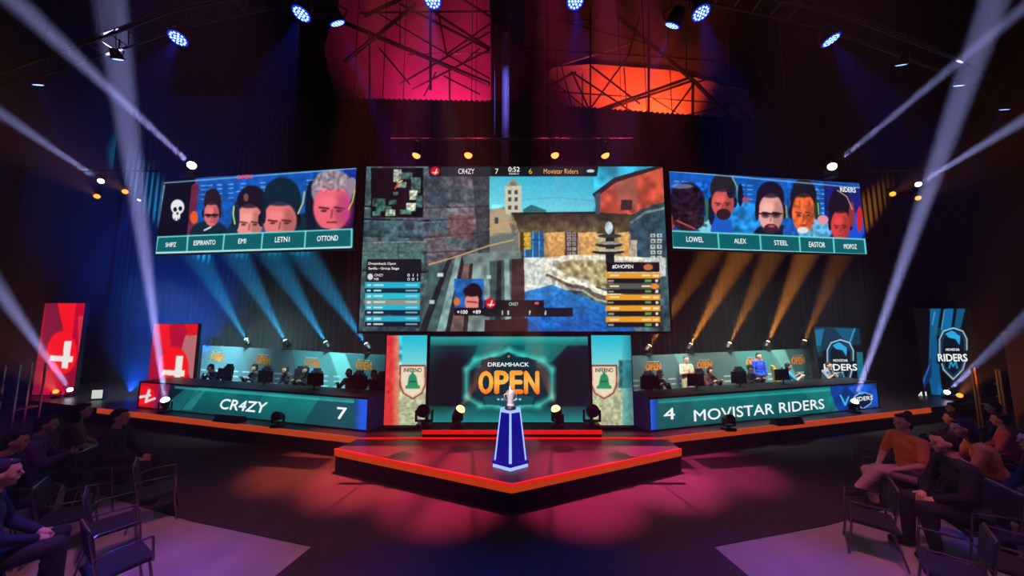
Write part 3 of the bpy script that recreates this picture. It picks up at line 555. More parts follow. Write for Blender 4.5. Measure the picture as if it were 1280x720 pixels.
# --- side banners of the centre
def map_banner(x0, x1, label, A, B, red, sx):
    p = screen('led_banner', label, A, B, 2.44, 80, 170, (196, 196, 160), 'screen')
    p.grad([(x0-9, 415), (x1+9, 415), (x1+9, 470), (x0-9, 470)], (30, 190, 214), (150, 220, 220), (x0, 421), (x0, 466)); p.rect(x0-9, 470, x1+9, 540, (186, 190, 152)); p.noise(3, .2, x0-9, 478, x1+9, 540)
    for k in range(12): p.ell(x0+rr.random()*(x1-x0), 500+rr.random()*30, 3, 1.5, (136, 150, 110), .7)
    if red:
        p.rect(x0-9, 420, x0+12, 480, (196, 180, 156)); p.noise(5, .5, x0-9, 420, x0+16, 495)
        p.grad([(x0-9, 415), (x0+12, 415), (x0+12, 540), (x0-9, 540)], (226, 20, 30), (226, 120, 90), (x0+2, 470), (x0+10, 470), .8)
    else:
        p.rect(x1-13, 450, x1+5, 485, (60, 110, 110)); p.noise(4, .5, x1-13, 450, x1+5, 490); p.grad([(x1-8, 415), (x1+9, 415), (x1+9, 540), (x1-8, 540)], (60, 170, 180), (10, 100, 120), (x1-7, 470), (x1+3, 470), .6)
    q = [(sx-16.5, 456), (sx+16.5, 456), (sx+16.5, 481), (sx+12, 492), (sx, 499), (sx-12, 492), (sx-16.5, 481)]
    p.poly(q, (130, 50, 46)); q2 = [(sx+(x-sx)*.9, 477+(y-477)*.92) for x, y in q]; p.poly(q2, (240, 196, 168)); q3 = [(sx+(x-sx)*.78, 477+(y-477)*.82) for x, y in q]; p.poly(q3, (232, 222, 190))
    p.ell(sx, 473, 5, 6, (40, 140, 96)); p.poly([(sx-5, 472), (sx+5, 472), (sx+7, 483), (sx-7, 483)], (40, 140, 96)); p.rect(sx-9, 482, sx+9, 486, (44, 150, 104)); p.rect(sx-4, 476, sx+4, 478, (20, 90, 70)); p.ell(sx, 466.5, 1.5, 2, (40, 130, 90))
    MB().box(((A[0]+B[0])/2, A[1]+.06, .57), (abs(B[0]-A[0])*.8, .3, .07)).build('foot', M['black'], p.root)
    p.blur(1); p.housing(p.root, .12, .03); p.build('picture', M['led'], p.root)
    letter(p, p.root, [('INFERNO', sx, 462.5, 22, 5, .03)], M['blackt']); return p
map_banner(487, 534, 'narrow banner screen left of the crest screen, shield sign and red edge', (-3.52, 9.12, .63), (-2.39, 9.12, .63), True, 516)
map_banner(738, 786, 'narrow banner screen right of the crest screen, shield sign and teal edge', (2.23, 9.12, .63), (3.34, 9.12, .63), False, 755)

# ------------------------------------------------------------------ team desks
def desk(label, A, B, paint, letters, endx):
    """A bottom left, B bottom right of the LED face"""
    A = Vector(A); B = Vector(B)
    r = empty('team_desk', (0, 0, 0), 0, label, 'desk')
    p = Panel((A.x, A.y, .565), (B.x, B.y, .565), .79, 440, 84, (10, 104, 106)); p.root = r
    paint(p); p.blur(1)
    # body: base, back and top slab
    n = p.n; u = p.u
    a0 = Vector((A.x, A.y, .534)); b0 = Vector((B.x, B.y, .534))
    MB().prism([a0+n*.0, b0+n*.0, b0+Vector((0, 0, .86)), a0+Vector((0, 0, .86))], -n*.08).build('front_panel', M['black'], r)
    MB().prism([a0+Vector((0, 0, .84))+n*.03, b0+Vector((0, 0, .84))+n*.03, b0+Vector((0, 0, .84))-n*.8, a0+Vector((0, 0, .84))-n*.8], (0, 0, .04)).build('tabletop', M['black'], r)
    e = b0 if endx > 0 else a0
    MB().prism([e+n*.02-u*.0, e+n*.02+u*.06*endx, e-n*.78+u*.06*endx, e-n*.78], (0, 0, .86)).build('end_panel', M['deskside'], r)
    e2 = a0 if endx > 0 else b0
    MB().prism([e2+n*.02, e2+n*.02-u*.06*endx, e2-n*.78-u*.06*endx, e2-n*.78], (0, 0, .86)).build('end_panel', M['black'], r)
    p.build('picture', M['led'], r); letter(p, r, letters, M['white']); return p
def paint_left(p):
    p.grad([(100, 440), (480, 440), (480, 560), (100, 560)], (12, 122, 122), (8, 78, 84), (330, 490), (320, 530))
    p.poly([(150, 470), (262, 482), (215, 518), (140, 520)], (8, 30, 44)); p.poly([(262, 482), (240, 512), (228, 512), (250, 482)], (40, 150, 146), .6)
    p.poly([(330, 492), (312, 530), (275, 528), (300, 489)], (8, 84, 92), .6); p.poly([(400, 497), (372, 540), (470, 550), (470, 505)], (8, 72, 84), .8); p.poly([(232, 486), (250, 486), (222, 515), (195, 515)], (16, 124, 124), .7)
    p.line([(220, 484), (450, 503)], 3, (70, 190, 186), .6); p.line([(200, 513), (450, 541)], 3, (80, 210, 200), .55)
    p.poly([(168, 474), (202, 478), (192, 514), (152, 512)], (190, 16, 36)); p.ell(180, 494, 14, 12, (240, 20, 34), 1); p.poly([(198, 478), (214, 480), (206, 512), (190, 514)], (170, 24, 90), .7)
    p.line([(172, 497), (188, 494)], 3.4, (240, 220, 220)); p.line([(187, 488), (183, 502)], 3.6, (240, 220, 220)); p.line([(183, 502), (194, 498)], 3, (240, 220, 220))
    p.grad([(443, 490), (460, 490), (460, 550), (443, 550)], (14, 70, 120), (30, 90, 230), (443, 520), (452, 520)); p.noise(9, .06)
def paint_right(p):
    p.grad([(780, 440), (1180, 440), (1180, 560), (780, 560)], (12, 120, 118), (8, 82, 86), (900, 490), (905, 530))
    p.poly([(945, 492), (1000, 488), (1035, 520), (970, 528)], (10, 88, 92), .6); p.poly([(1000, 486), (1040, 484), (1060, 512), (1030, 518)], (30, 140, 134), .5); p.poly([(820, 500), (870, 498), (840, 545), (820, 545)], (8, 84, 88), .6)
    p.line([(820, 503), (1040, 487)], 3, (70, 190, 184), .5); p.line([(820, 541), (1050, 519)], 3, (80, 200, 190), .5)
    p.poly([(1032, 470), (1130, 470), (1130, 530), (1062, 530), (1044, 508)], (16, 58, 150)); p.poly([(1060, 484), (1090, 480), (1112, 512), (1085, 516)], (24, 96, 214), .8); p.noise(6, .3, 1035, 470, 1130, 530)
    p.poly([(1068, 495), (1078, 490), (1090, 494), (1088, 504), (1078, 511), (1070, 504)], (10, 30, 70)); p.line([(1068, 495), (1078, 490), (1090, 494), (1088, 504), (1078, 511), (1070, 504), (1068, 495)], 1, (180, 220, 240)); p.line([(1050, 494), (1056, 506), (1060, 496)], 2, (60, 200, 220)); p.ell(1076, 491, 4, 2, (60, 170, 230))
    p.grad([(812, 490), (822, 490), (822, 550), (812, 550)], (30, 90, 230), (14, 70, 120), (814, 520), (822, 520)); p.noise(9, .06)
LD = desk('left team desk with the CR4ZY score 7 on its lit front', (-12.75, 11.28, 0), (-3.9, 8.92, 0), paint_left, [('CR4ZY', 305, 507, 59, 13, .035, .25), ('7', 428, 516.5, 12, 14.5, .03)], 1)
RD = desk('right team desk with the score 4 and MOVISTAR RIDERS on its lit front', (3.72, 8.92, 0), (12.45, 11.23, 0), paint_right, [('4', 836, 517, 14, 14, .02), ('MOVISTAR RIDERS', 953.5, 511.5, 162, 13, .02), ('RIDERS', 1078, 498, 24, 5, .03)], -1)

# ------------------------------------------------------------------ booth backdrops (printed, not lit from inside)
def backdrop(label, pxa, pxb, zt, paint, letters, small):
    A = on(*pxa, zt); B = on(*pxb, zt)
    r = empty('sponsor_backdrop', (0, 0, 0), 0, label, 'backdrop')
    p = Panel((A.x, A.y, z+.004), (B.x, B.y, z+.004), zt-z-.004, 300, 100, (92, 128, 130)); paint(p); p.blur(1)
    p.housing(r, .06, .0, 'black', 'frame'); p.build('printed_panel', M['print'], r)
    om = mat('printed_orange', (255, 140, 40), .7); wm = mat('printed_white', (240, 240, 235), .7)
    for x, y, w, h_ in letters:
        letter(p, r, [('OPEN', x, y, w, h_, .085)], om, 'orange_lettering'); letter(p, r, [('DREAMHACK', x, y-h_*.72, w*.8, 1.6, .02)], wm, 'white_lettering')
    return p
def paint_bl(p):
    p.poly([(255, 425), (300, 430), (330, 520), (240, 520)], (86, 124, 136)); p.poly([(300, 430), (365, 435), (400, 520), (330, 520)], (90, 112, 118)); p.poly([(365, 436), (412, 440), (440, 480), (400, 520), (385, 520)], (80, 140, 140)); p.poly([(412, 440), (432, 442), (462, 490), (440, 520)], (120, 190, 186)); p.poly([(432, 442), (500, 446), (500, 520), (462, 520)], (52, 110, 116))
    for x in (250, 271, 290, 304, 330, 344, 357, 402, 418, 448, 468):
        for k in range(6):
            y = 462+k*6.3+(x-250)*.05; p.line([(x, y), (x+7.5, y+.4)], 1.5, (220, 230, 228), .9)
def paint_br(p):
    p.poly([(785, 440), (840, 436), (875, 520), (785, 520)], (80, 104, 106)); p.poly([(840, 440), (856, 438), (885, 480), (870, 490)], (110, 156, 152)); p.poly([(856, 438), (915, 434), (940, 480), (885, 500)], (84, 104, 104)); p.poly([(915, 434), (960, 432), (985, 500), (940, 500)], (66, 120, 118)); p.poly([(960, 432), (978, 431), (1008, 470), (990, 480)], (112, 166, 160)); p.poly([(978, 431), (1030, 427), (1030, 500), (1008, 500)], (56, 90, 94))
    for x in (790, 806, 822, 836, 850, 905, 920, 960, 996, 1012):
        for k in range(6):
            y = 476+k*6.3-(x-790)*.05; p.line([(x, y), (x+8, y-.4)], 1.5, (220, 228, 224), .9)
BL = backdrop('left booth backdrop with orange OPEN crests and sponsor rows', (254, 431.5), (484, 444), 2.28, paint_bl, [(272, 446.5, 15, 9.5), (329.5, 450, 17, 9.5), (390.5, 454, 18, 9.5), (455, 457, 19, 9.5)], 0)
BR = backdrop('right booth backdrop with orange OPEN crests and sponsor rows', (788, 445), (1026, 435), 2.28, paint_br, [(816, 458, 19, 8.5), (880, 456, 18, 8.5), (942, 453, 20, 8.5), (997, 450.5, 16, 8.5)], 0)

# ------------------------------------------------------------------ team banners at the sides
def banner(label, x0, x1, yt, Y, paint, letters=(), ybot=None, kind='led_banner', nu=90, nv=200):
    A = at(x0, yt, Y); B = at(x1, yt, Y); r = empty(kind, (0, 0, 0), 0, label, 'screen')
    p = Panel((A.x, Y, z+.03), (B.x, Y, z+.03), A.z-z-.03, nu, nv, (10, 10, 14)); paint(p); p.blur(1)
    p.housing(r, .12, .02); p.build('picture', M['led'], r)
    if letters: letter(p, r, letters, M['white'])
    return p
def axe(p, cx, cy, s):
    p.ell(cx, cy, 19*s, 27*s, (250, 18, 26))
    p.poly([(cx+3*s, cy-15*s), (cx+12*s, cy-15*s), (cx+10*s, cy+4*s), (cx+14*s, cy+4*s), (cx+13*s, cy+12*s), (cx+8*s, cy+12*s), (cx+7*s, cy+20*s), (cx-1*s, cy+19*s), (cx+0*s, cy+11*s), (cx-16*s, cy+10*s), (cx-15*s, cy+3*s), (cx+1*s, cy+4*s)], (240, 232, 226))
def paint_l1(p):
    p.grad([(40, 370), (115, 370), (115, 520), (40, 520)], (196, 10, 34), (136, 14, 50), (80, 380), (60, 500)); p.poly([(72, 378), (96, 378), (90, 430), (78, 420)], (250, 20, 20)); p.poly([(58, 378), (72, 378), (80, 415), (60, 440), (52, 440)], (130, 20, 50)); p.poly([(98, 395), (106, 395), (103, 505), (99, 505)], (226, 60, 80), .7); p.poly([(52, 465), (66, 460), (90, 505), (50, 505)], (226, 16, 50), .7)
    axe(p, 78, 441, 1.0)
banner('tall far left banner screen, white axe emblem on a red disc', 57, 107, 379, 13.0, paint_l1)
def paint_l2(p):
    p.grad([(180, 395), (260, 395), (260, 520), (180, 520)], (190, 14, 50), (150, 20, 60), (200, 400), (220, 500)); p.poly([(196, 404), (212, 404), (214, 440), (204, 438)], (246, 24, 40)); p.poly([(232, 420), (250, 408), (250, 470), (240, 478), (226, 440)], (190, 130, 130), .8); p.poly([(230, 404), (250, 404), (250, 418), (236, 420)], (226, 20, 36))
    axe(p, 218, 459, .95)
banner('red banner screen with white axe emblem just left of the left backdrop', 193, 248, 405, 12.6, paint_l2)
def riders(p, cx, cy, s):
    shp = [(-17, -20), (-12, -30), (0, -34), (12, -30), (17, -20), (17, 0), (12, 18), (0, 30), (-12, 18), (-17, 0)]
    q = [(cx+x*s, cy+y*s) for x, y in shp]
    p.poly(q, (8, 20, 34)); p.line(q+[q[0]], 1.7, (176, 214, 226)); p.line([(cx+(x*.84)*s, cy+(y*.88)*s) for x, y in shp]+[(cx-17*.84*s, cy-20*.88*s)], 1, (30, 90, 150))
    p.poly([(cx-10*s, cy-27*s), (cx-2*s, cy-31*s), (cx+9*s, cy-24*s), (cx+8*s, cy-12*s), (cx+3*s, cy-20*s), (cx-6*s, cy-22*s)], (40, 170, 230))
    p.line([(cx-5*s, cy+16*s), (cx-3*s, cy+8*s), (cx, cy+14*s), (cx+3*s, cy+8*s), (cx+5*s, cy+16*s)], 2, (40, 160, 200))
    p.poly([(cx-21*s, cy+1*s), (cx+21*s, cy-7*s), (cx+22*s, cy+3*s), (cx-20*s, cy+11*s)], (8, 16, 26))
def paint_r1(p):
    p.poly([(1018, 408), (1074, 410), (1076, 430), (1018, 440)], (10, 50, 74)); p.poly([(1018, 412), (1030, 411), (1024, 440), (1018, 440)], (24, 110, 150)); p.poly([(1042, 410), (1070, 411), (1062, 436), (1056, 426)], (16, 86, 126)); p.line([(1068, 411), (1060, 432)], 1.2, (90, 180, 210)); p.poly([(1070, 440), (1078, 440), (1080, 480), (1072, 478)], (20, 110, 130)); p.rect(1020, 432, 1028, 445, (20, 66, 70), .7)
    riders(p, 1050, 457, .95)
banner('blue shield banner screen at the right end of the right backdrop', 1018, 1076, 409, 12.9, paint_r1, [('RIDERS', 1050, 459, 41, 8, .04), ('MOVISTAR', 1050, 450.5, 18, 3, .03)])
def paint_r2(p):
    p.poly([(1162, 384), (1176, 384), (1170, 420), (1162, 440)], (14, 96, 150)); p.poly([(1180, 384), (1192, 384), (1186, 430), (1174, 428)], (16, 106, 166)); p.poly([(1196, 384), (1206, 386), (1200, 412), (1192, 410)], (16, 86, 130)); p.line([(1168, 390), (1164, 410)], 1, (120, 200, 220)); p.line([(1180, 388), (1176, 412)], 1, (120, 200, 220))
    p.poly([(1162, 400), (1170, 420), (1175, 470), (1180, 512), (1168, 512), (1160, 470)], (12, 86, 140)); p.poly([(1144, 486), (1158, 462), (1164, 446), (1164, 470), (1150, 495)], (10, 40, 90)); p.line([(1150, 488), (1162, 455)], 1.4, (60, 120, 190)); p.poly([(1172, 480), (1190, 500), (1192, 512), (1170, 512)], (18, 110, 170)); p.rect(1166, 410, 1176, 420, (30, 110, 110), .5)
    riders(p, 1191, 444, 1.0)
banner('tall blue shield banner screen at the far right beside the orange lamp', 1142, 1213, 386, 13.0, paint_r2, [('RIDERS', 1190, 447, 36, 9, .04), ('MOVISTAR', 1190, 437, 17, 3, .03), ('41', 1152, 494, 11, 9, .02)])

# ------------------------------------------------------------------ trophy and plinth
bp = on(638, 577, z); bx, by = bp.x, bp.y
pl = empty('trophy_plinth', (bx, by, z-.012), 0, 'tapering blue glowing plinth with white lit edges in the middle', 'plinth')
def ngon(r, zz, n=6, a0=math.pi/6): return [Vector((r*math.cos(a0+2*math.pi*k/n), r*math.sin(a0+2*math.pi*k/n), zz)) for k in range(n)]
def frustum(mb, r0, z0, r1, z1):
    a = [mb.bm.verts.new(p_) for p_ in ngon(r0, z0)]; b = [mb.bm.verts.new(p_) for p_ in ngon(r1, z1)]
    mb.bm.faces.new(a[::-1]); mb.bm.faces.new(b)
    for k in range(6): mb.bm.faces.new((a[k], a[(k+1) % 6], b[(k+1) % 6], b[k]))
    return mb
frustum(MB(), .42, 0, .40, .07).build('base', M['blue_edge'], pl); frustum(MB(), .43, .07, .43, .13).build('base_rim', M['blue_glass'], pl)
frustum(MB(), .36, .13, .235, 1.06).build('body', M['blue_glass'], pl)
for k in range(6):
    a_ = ngon(.365, .13)[k]; b_ = ngon(.24, 1.06)[k]; MB().cyl(a_, b_, .03 if k == 4 else .016, .022 if k == 4 else .013, 8).build('lit_edge', M['blue_edge'], pl)
frustum(MB(), .25, 1.06, .25, 1.085).build('top_plate', M['blue_edge'], pl)
tr = empty('trophy', (bx, by, z+1.076), 0, 'silver cup trophy standing on the blue plinth', 'trophy')
MB().lathe([(.12, 0), (.125, .03), (.09, .05), (.085, .07)]).build('foot', M['black'], tr, True)
MB().lathe([(.085, .07), (.075, .1), (.06, .13), (.065, .2), (.085, .3), (.09, .36), (.075, .38), (.03, .4), (.025, .43)]).build('cup', M['chrome'], tr, True)
for s_ in (-1, 1): MB().tube([Vector((s_*.08, 0, .32)), Vector((s_*.13, 0, .3)), Vector((s_*.12, 0, .2)), Vector((s_*.065, 0, .17))], .01).build('handle', M['chrome'], tr)
MB().ell((0, 0, .45), (.03, .03, .035)).build('finial', M['chrome'], tr, True)

# ------------------------------------------------------------------ stage lighting fixtures
LENS = {}; BEAM = (78, 60)
def lens_mat(col, s=6):
    k = (tuple(col), s)
    if k not in LENS: LENS[k] = glow('lamp_lens', col, s)
    return LENS[k]
def moving_head(label, loc, target, col, lamp, power=0, deg=5, s=1.0, up=1, strength=6, group=None, lit=True, name='moving_head_light', blend=.35):
    """loc: foot of the fixture; up=1 standing, -1 hanging."""
    r = empty(name, loc, 0, label, 'stage light', group)
    loc = Vector(loc); c = Vector((0, 0, .27*s*up)); d = (Vector(target)-(loc+c)).normalized()
    MB().box((0, 0, .035*s*up), (.26*s, .22*s, .07*s), bev=.008*s).build('base', M['black'], r)
    h = Vector((d.x, d.y, 0)); h = h.normalized() if h.length > .05 else Vector((0, 1, 0)); sd = Vector((-h.y, h.x, 0))
    y = MB(); y.cyl((0, 0, .07*s*up), (0, 0, .10*s*up), .05*s); rot = Euler((0, 0, math.atan2(sd.y, sd.x)))
    y.box((0, 0, .115*s*up), (.30*s, .06*s, .03*s), rot)
    for k in (-1, 1): y.box(sd*(.14*s*k)+Vector((0, 0, .2*s*up)), (.03*s, .07*s, .19*s), rot, .005*s)
    y.build('yoke', M['black'], r)
    hd = MB(); hd.cyl(c-d*.15*s, c-d*.02*s, .07*s, .105*s, 16); hd.cyl(c-d*.02*s, c+d*.12*s, .105*s, .11*s, 16); hd.cyl(c-d*.17*s, c-d*.15*s, .05*s, .07*s, 16)
    hd.build('head', M['black'], r)
    if lit:
        MB().ell(c+d*.115*s, (.098*s, .098*s, .085*s), 3, d.to_track_quat('Z', 'Y')).build('lens', lens_mat(lamp, strength), r, True)
        if power: spot('beam', loc+c+d*.215*s, target, col, power*BEAM[0 if col == WH else 1], deg, blend, r, size=.06)
    else: MB().cyl(c+d*.12*s, c+d*.128*s, .098*s, .098*s, 20).build('lens', M['lens_off'], r)
    return r
CY = (.02, .5, 1); OR = (1, .33, .04); WH = (.46, .46, 1); BLU = (.03, .05, 1)
# along the top of the left backdrop: cyan, pointing up and outwards
def top_of(panel, px):
    for py in np.arange(410, 470, .25):
        q = panel.pt(px, py)
        if q.z <= panel.A.z+panel.h: return Vector((q.x, q.y, panel.A.z+panel.h))-panel.n*.03
for i, (x, nm) in enumerate([(308, 'leftmost'), (357, 'second from the left'), (408, 'third from the left'), (459, 'rightmost')]):
    q = top_of(BL, x); moving_head('%s of the four lit cyan lamps on top of the left backdrop' % nm, q, q+Vector((-3.7-.3*i, (16.1-q.y)/1.35, 4.2)), CY, (170, 240, 255), 1900, 13, .95, blend=.8, strength=14)
q = top_of(BL, 261); moving_head('unlit moving light at the left end of the left backdrop top', q, q+Vector((-1, -2, .5)), CY, (0, 0, 0), lit=False)
for i, (x, nm) in enumerate([(811, 'leftmost'), (863, 'second from the left'), (912, 'third from the left'), (960, 'fourth from the left'), (1006, 'rightmost')]):
    q = top_of(BR, x); moving_head('%s of the five orange lamps on top of the right backdrop' % nm, q, q+Vector((4.0-.2*i, (16.1-q.y)/1.55, 3.8)), OR, (255, 210, 130), [1300, 2600, 1500, 2600, 900][i], 11, .85, blend=.8, strength=14)
# on top of the main screen: amber
for x, y, nm in ((522, 190, 'leftmost'), (586, 189, 'second from the left'), (693, 184, 'second from the right'), (755, 186, 'rightmost')):
    q = at(x, y, 8.25); q.z = 8.36; t_, c_, w_ = {522: ((-4.3, 8.0, 0), (1, .11, .05), 150), 586: ((-1.8, 7.35, 0), (1, .06, .10), 230), 693: ((1.8, 7.35, 0), (1, .05, .20), 230), 755: ((4.3, 8.0, 0), (1, .06, .24), 150)}[x]
    moving_head('%s of the four amber lamps above the centre video wall' % nm, q, t_, c_, (255, 150, 70), w_*.16, 26, 1.1, -1, strength=2.6, blend=1)
t = empty('lamp_bar', (0, 8.25, 8.39), 0, 'dark pipe above the centre video wall carrying the four amber lamps', 'pipe')
MB().cyl((-3.3, 0, 0), (3.3, 0, 0), .03).build('pipe', M['steel'], t)
for k in (-3, -1, 1, 3): MB().cyl((k, 0, 0), (k, 0, 17.6), .008).build('cable', M['steel'], t)
# centre stage floor lamps
for x, t, nm in ((572, 622, 'left'), (697, 668, 'right')):
    q = at(x, 531, 8.72); q.z = .694; moving_head('%s lit orange moving light on the red step in front of the crest' % nm, q, at(t, 430, 8.2), (1, .25, .12), (255, 190, 110), 200, 22, 1.25, strength=4, blend=1)
for x, nm in ((530, 'left'), (740, 'right')):
    q = at(x, 531, 8.72); q.z = .694; moving_head('%s unlit moving light at the end of the red step' % nm, q, q+Vector((0, -2, 1.2)), OR, (0, 0, 0), lit=False, s=1.5)
# white beam lights
def beam(px, py, Y, tx, ty, TY, label, power, deg, up=1, s=.8, col=WH, foot=None, strength=10, blend=.3):
    if foot is not None and Y is None: q = on(px, py, foot+.27*s)
    else: q = at(px, py, Y)
    c = q-Vector((0, 0, .27*s*up))
    if foot is not None: c.z = foot
    return moving_head(label, c, at(tx, ty, TY), col, (235, 235, 255), power, deg, s, up, strength, blend=blend)
beam(241, 208, 9.36, 60, 40, 3.6, 'white beam light on top of the left video wall shooting up left', 20000, 1.5, foot=7.875, s=1.1)
beam(1038, 213, 9.28, 1225, 55, 4.6, 'white beam light on top of the right video wall shooting up right', 18000, 1.4, foot=7.775, s=1.1)
beam(127, 227, 10.85, 0, 141, 5.5, 'white beam light hanging at the far left above the amber lamps', 12000, 1.5, -1)
beam(1147, 231, 10.85, 1290, 144, 5.5, 'white beam light hanging at the far right above the amber lamps', 13000, 1.6, -1)
beam(88, 488, None, -10, 350, 7.0, 'white beam light on the stage before the far left red banner', 24000, 1.7, foot=.533)
beam(1183, 491, None, 1290, 392, 7.0, 'white beam light on the stage before the far right blue banner', 22000, 1.6, foot=.533)
beam(207, 503, 10.66, 146, 60, 6.4, 'white beam light before the left desk shooting straight up', 26000, 2.9, foot=.533, s=1.08)
beam(1067, 505, 10.62, 1222, 60, 6.4, 'white beam light before the right desk shooting up right', 26000, 2.7, foot=.533, s=.95)
# amber side lamps
for x, y, Y, t, nm, pw, up in ((122, 246, 10.85, (80, 215, 8), 'lower amber lamp at the far left below the white beam light', 60, -1), (157, 240, 10.85, (120, 215, 8), 'amber lamp beside the tall left beam', 60, -1), (1115, 243, 10.85, (1160, 215, 8), 'amber lamp left of the white beam light at the far right', 40, -1), (1147, 248, 11.3, (1190, 225, 8.5), 'amber lamp just below the white beam light at the far right', 40, -1), (70, 490, 11.3, (30, 440, 8.5), 'amber lamp on the stage at the foot of the far left red banner', 250, 1), (1199, 495, 11.2, (1240, 440, 8.5), 'amber lamp on the stage at the foot of the far right banner', 200, 1)):
    q = at(x, y, Y) if up < 0 else on(x, y, .533+.27*.8)
    f_ = q-Vector((0, 0, .27*.8*up)); moving_head(nm, f_, at(*t), (1, .3, .08), (255, 150, 50), pw, 12, .8, up, 2.2, blend=.8)
q = at(175, 248, 10.9); moving_head('small blue lamp hanging between the tall left beam and the left wall', q+Vector((0, 0, .13)), q+Vector((0, -1, -3)), BLU, (150, 190, 255), 200, 14, .5, -1, 4)
# side boom pipes that carry the far left and far right lamps
for s_, x, nm in ((-1, 140, 'left'), (1, 1131, 'right')):
    q = at(x, 225, 10.85); t = empty('lamp_bar', (q.x, q.y, 8.75), 0, 'dark pipe carrying the lamps at the far %s' % nm, 'pipe')
    MB().cyl((-1.6, 0, 0), (1.6, 0, 0), .03).build('pipe', M['steel'], t)
    for k in (-1.3, 1.3): MB().cyl((k, 0, 0), (k, 0, 17.2), .008).build('cable', M['steel'], t)
    for xx, yy in (((122, 246), (157, 240), (127, 227), (175, 248)) if s_ < 0 else ((1115, 243), (1147, 248), (1147, 231))):
        w_ = at(xx, yy, 11.3 if yy == 248 and xx == 1147 else (10.9 if yy == 248 else 10.85))-Vector((q.x, q.y, 8.75)); MB().cyl((w_.x, 0, 0), (w_.x, w_.y, w_.z+(.135 if xx == 175 else .217)), .015).build('drop', M['steel'], t)

# curved overhead truss with blue wash lamps
ZT = 8.9
lamps = [(47, 105, .06, .5), (147, 73, 0, .45), (223, 47, .1, 1), (377, 16, -.12, 1), (541, -1, 0, 1.1), (719, 0, 0, 1.1), (876, 15, .05, 1), (1038, 49, .3, .9), (1127, 80, .1, .6), (1199, 106, 0, .5), (1256, 136, 0, .4)]
ptsT = [on(x, y, ZT) for x, y, _, _ in lamps]
tt = empty('lighting_truss', (0, 0, 0), 0, 'long curved lighting truss hanging overhead with blue wash lamps', 'truss')
pp = [ptsT[0]+(ptsT[0]-ptsT[1])*.8]+ptsT+[ptsT[-1]+(ptsT[-1]-ptsT[-2])*.6]
pp = [Vector((p_.x, p_.y-.15, ZT+.40)) for p_ in pp]
for off in (Vector((0, 0, 0)), Vector((0, .3, 0)), Vector((0, .15, .3))): MB().tube([q+off for q in pp], .025, 6).build('chord', M['steel'], tt)
lc = MB()
for a, b in zip(pp[:-1], pp[1:]):
    n = max(2, int((b-a).length/.4))
    for k in range(n):
        p0 = a.lerp(b, k/n); p1 = a.lerp(b, (k+.5)/n); p2 = a.lerp(b, (k+1)/n)
        lc.cyl(p0, p1+Vector((0, .15, .3)), .012, n=5); lc.cyl(p1+Vector((0, .15, .3)), p2, .012, n=5); lc.cyl(p0+Vector((0, .3, 0)), p1+Vector((0, .15, .3)), .012, n=5); lc.cyl(p0, p0+Vector((0, .3, 0)), .012, n=5)
lc.build('lacing', M['alu'], tt)
for k in range(1, len(pp)-1, 2): MB().cyl(pp[k]+Vector((0, .15, .3)), Vector((pp[k].x, pp[k].y+.15, 25.97)), .01, n=5).build('cable', M['steel'], tt)
def par(label, q, d, s, power, deg, strength=3, col=BLU, lamp=(150, 190, 255), hang=None):
    q = Vector(q); d = Vector(d).normalized(); r = empty('wash_light', q, 0, label, 'stage light', None)
    MB().cyl(-d*.22*s, -d*.05*s, .09*s, .13*s, 16).cyl(-d*.05*s, d*.02*s, .13*s, .14*s, 16).build('body', M['black'], r)
    y = MB(); sd = Vector((1, 0, 0)); top = Vector((0, 0, .3*s))
    y.tube([sd*.16*s-d*.06*s, sd*.16*s+top*.7, top, -sd*.16*s+top*.7, -sd*.16*s-d*.06*s], .012*s, 6); y.cyl(top, (0, 0, .42 if hang is None else hang-q.z), .02*s if hang is None else .01, n=6); y.build('yoke', M['steel'], r)
    b_ = MB(); up_ = d.to_track_quat('Z', 'Y')
    b_.cyl(d*.02*s, d*.024*s, .125*s, .125*s, 20); b_.build('lens', lens_mat((20, 40, 235), 1.5), r)
    g = MB()
    for ring, n in ((0, 1), (.045, 6), (.09, 12)):
        for k in range(n):
            a = 2*math.pi*k/n; o_ = up_ @ Vector((ring*s*math.cos(a), ring*s*math.sin(a), 0)); g.cyl(d*.026*s+o_, d*.03*s+o_, .017*s, .017*s, 8)
    g.build('led_dots', lens_mat(lamp, strength), r)
    if power: spot('beam', q+d*.07*s, q+d*3, col, power*5, deg, .95, r)
    return r
names = ['blue wash lamp at the far left end of the overhead truss', 'small blue wash lamp inside the tall left beam', 'bright blue wash lamp above the left video wall', 'bright blue wash lamp above left of the magenta roof', 'blue wash lamp at the top edge over the magenta roof', 'blue wash lamp at the top edge right of the centre', 'bright blue wash lamp above the orange red roof', 'blue wash lamp above the right video wall', 'small blue wash lamp seen edge on left of the right tall beam', 'small blue wash lamp against the right tall beam', 'blue wash lamp at the far right end of the overhead truss']
for (x, y, dx, s_), nm in zip(lamps, names):
    q = on(x, y, ZT); par(nm, q, (dx, .55 if x not in (541, 719) else .7, -1) if s_ < .7 else (dx, -.15 if x > 300 else -.35, -1), 1.15 if s_ >= .9 else .75, 420*s_, 30 if s_ > .7 else 20)
    # clamp up to the truss comes with the yoke
for (x, y, d, nm) in ((421, 27, (.5, .9, -1.3), 'tilted blue wash lamp left of the magenta roof'), (841, 30, (-.5, .9, -1.3), 'tilted blue wash lamp above the orange red roof')):
    q = on(x, y, ZT); par(nm, q, d, 1.1, 1100, 16, hang=25.97)

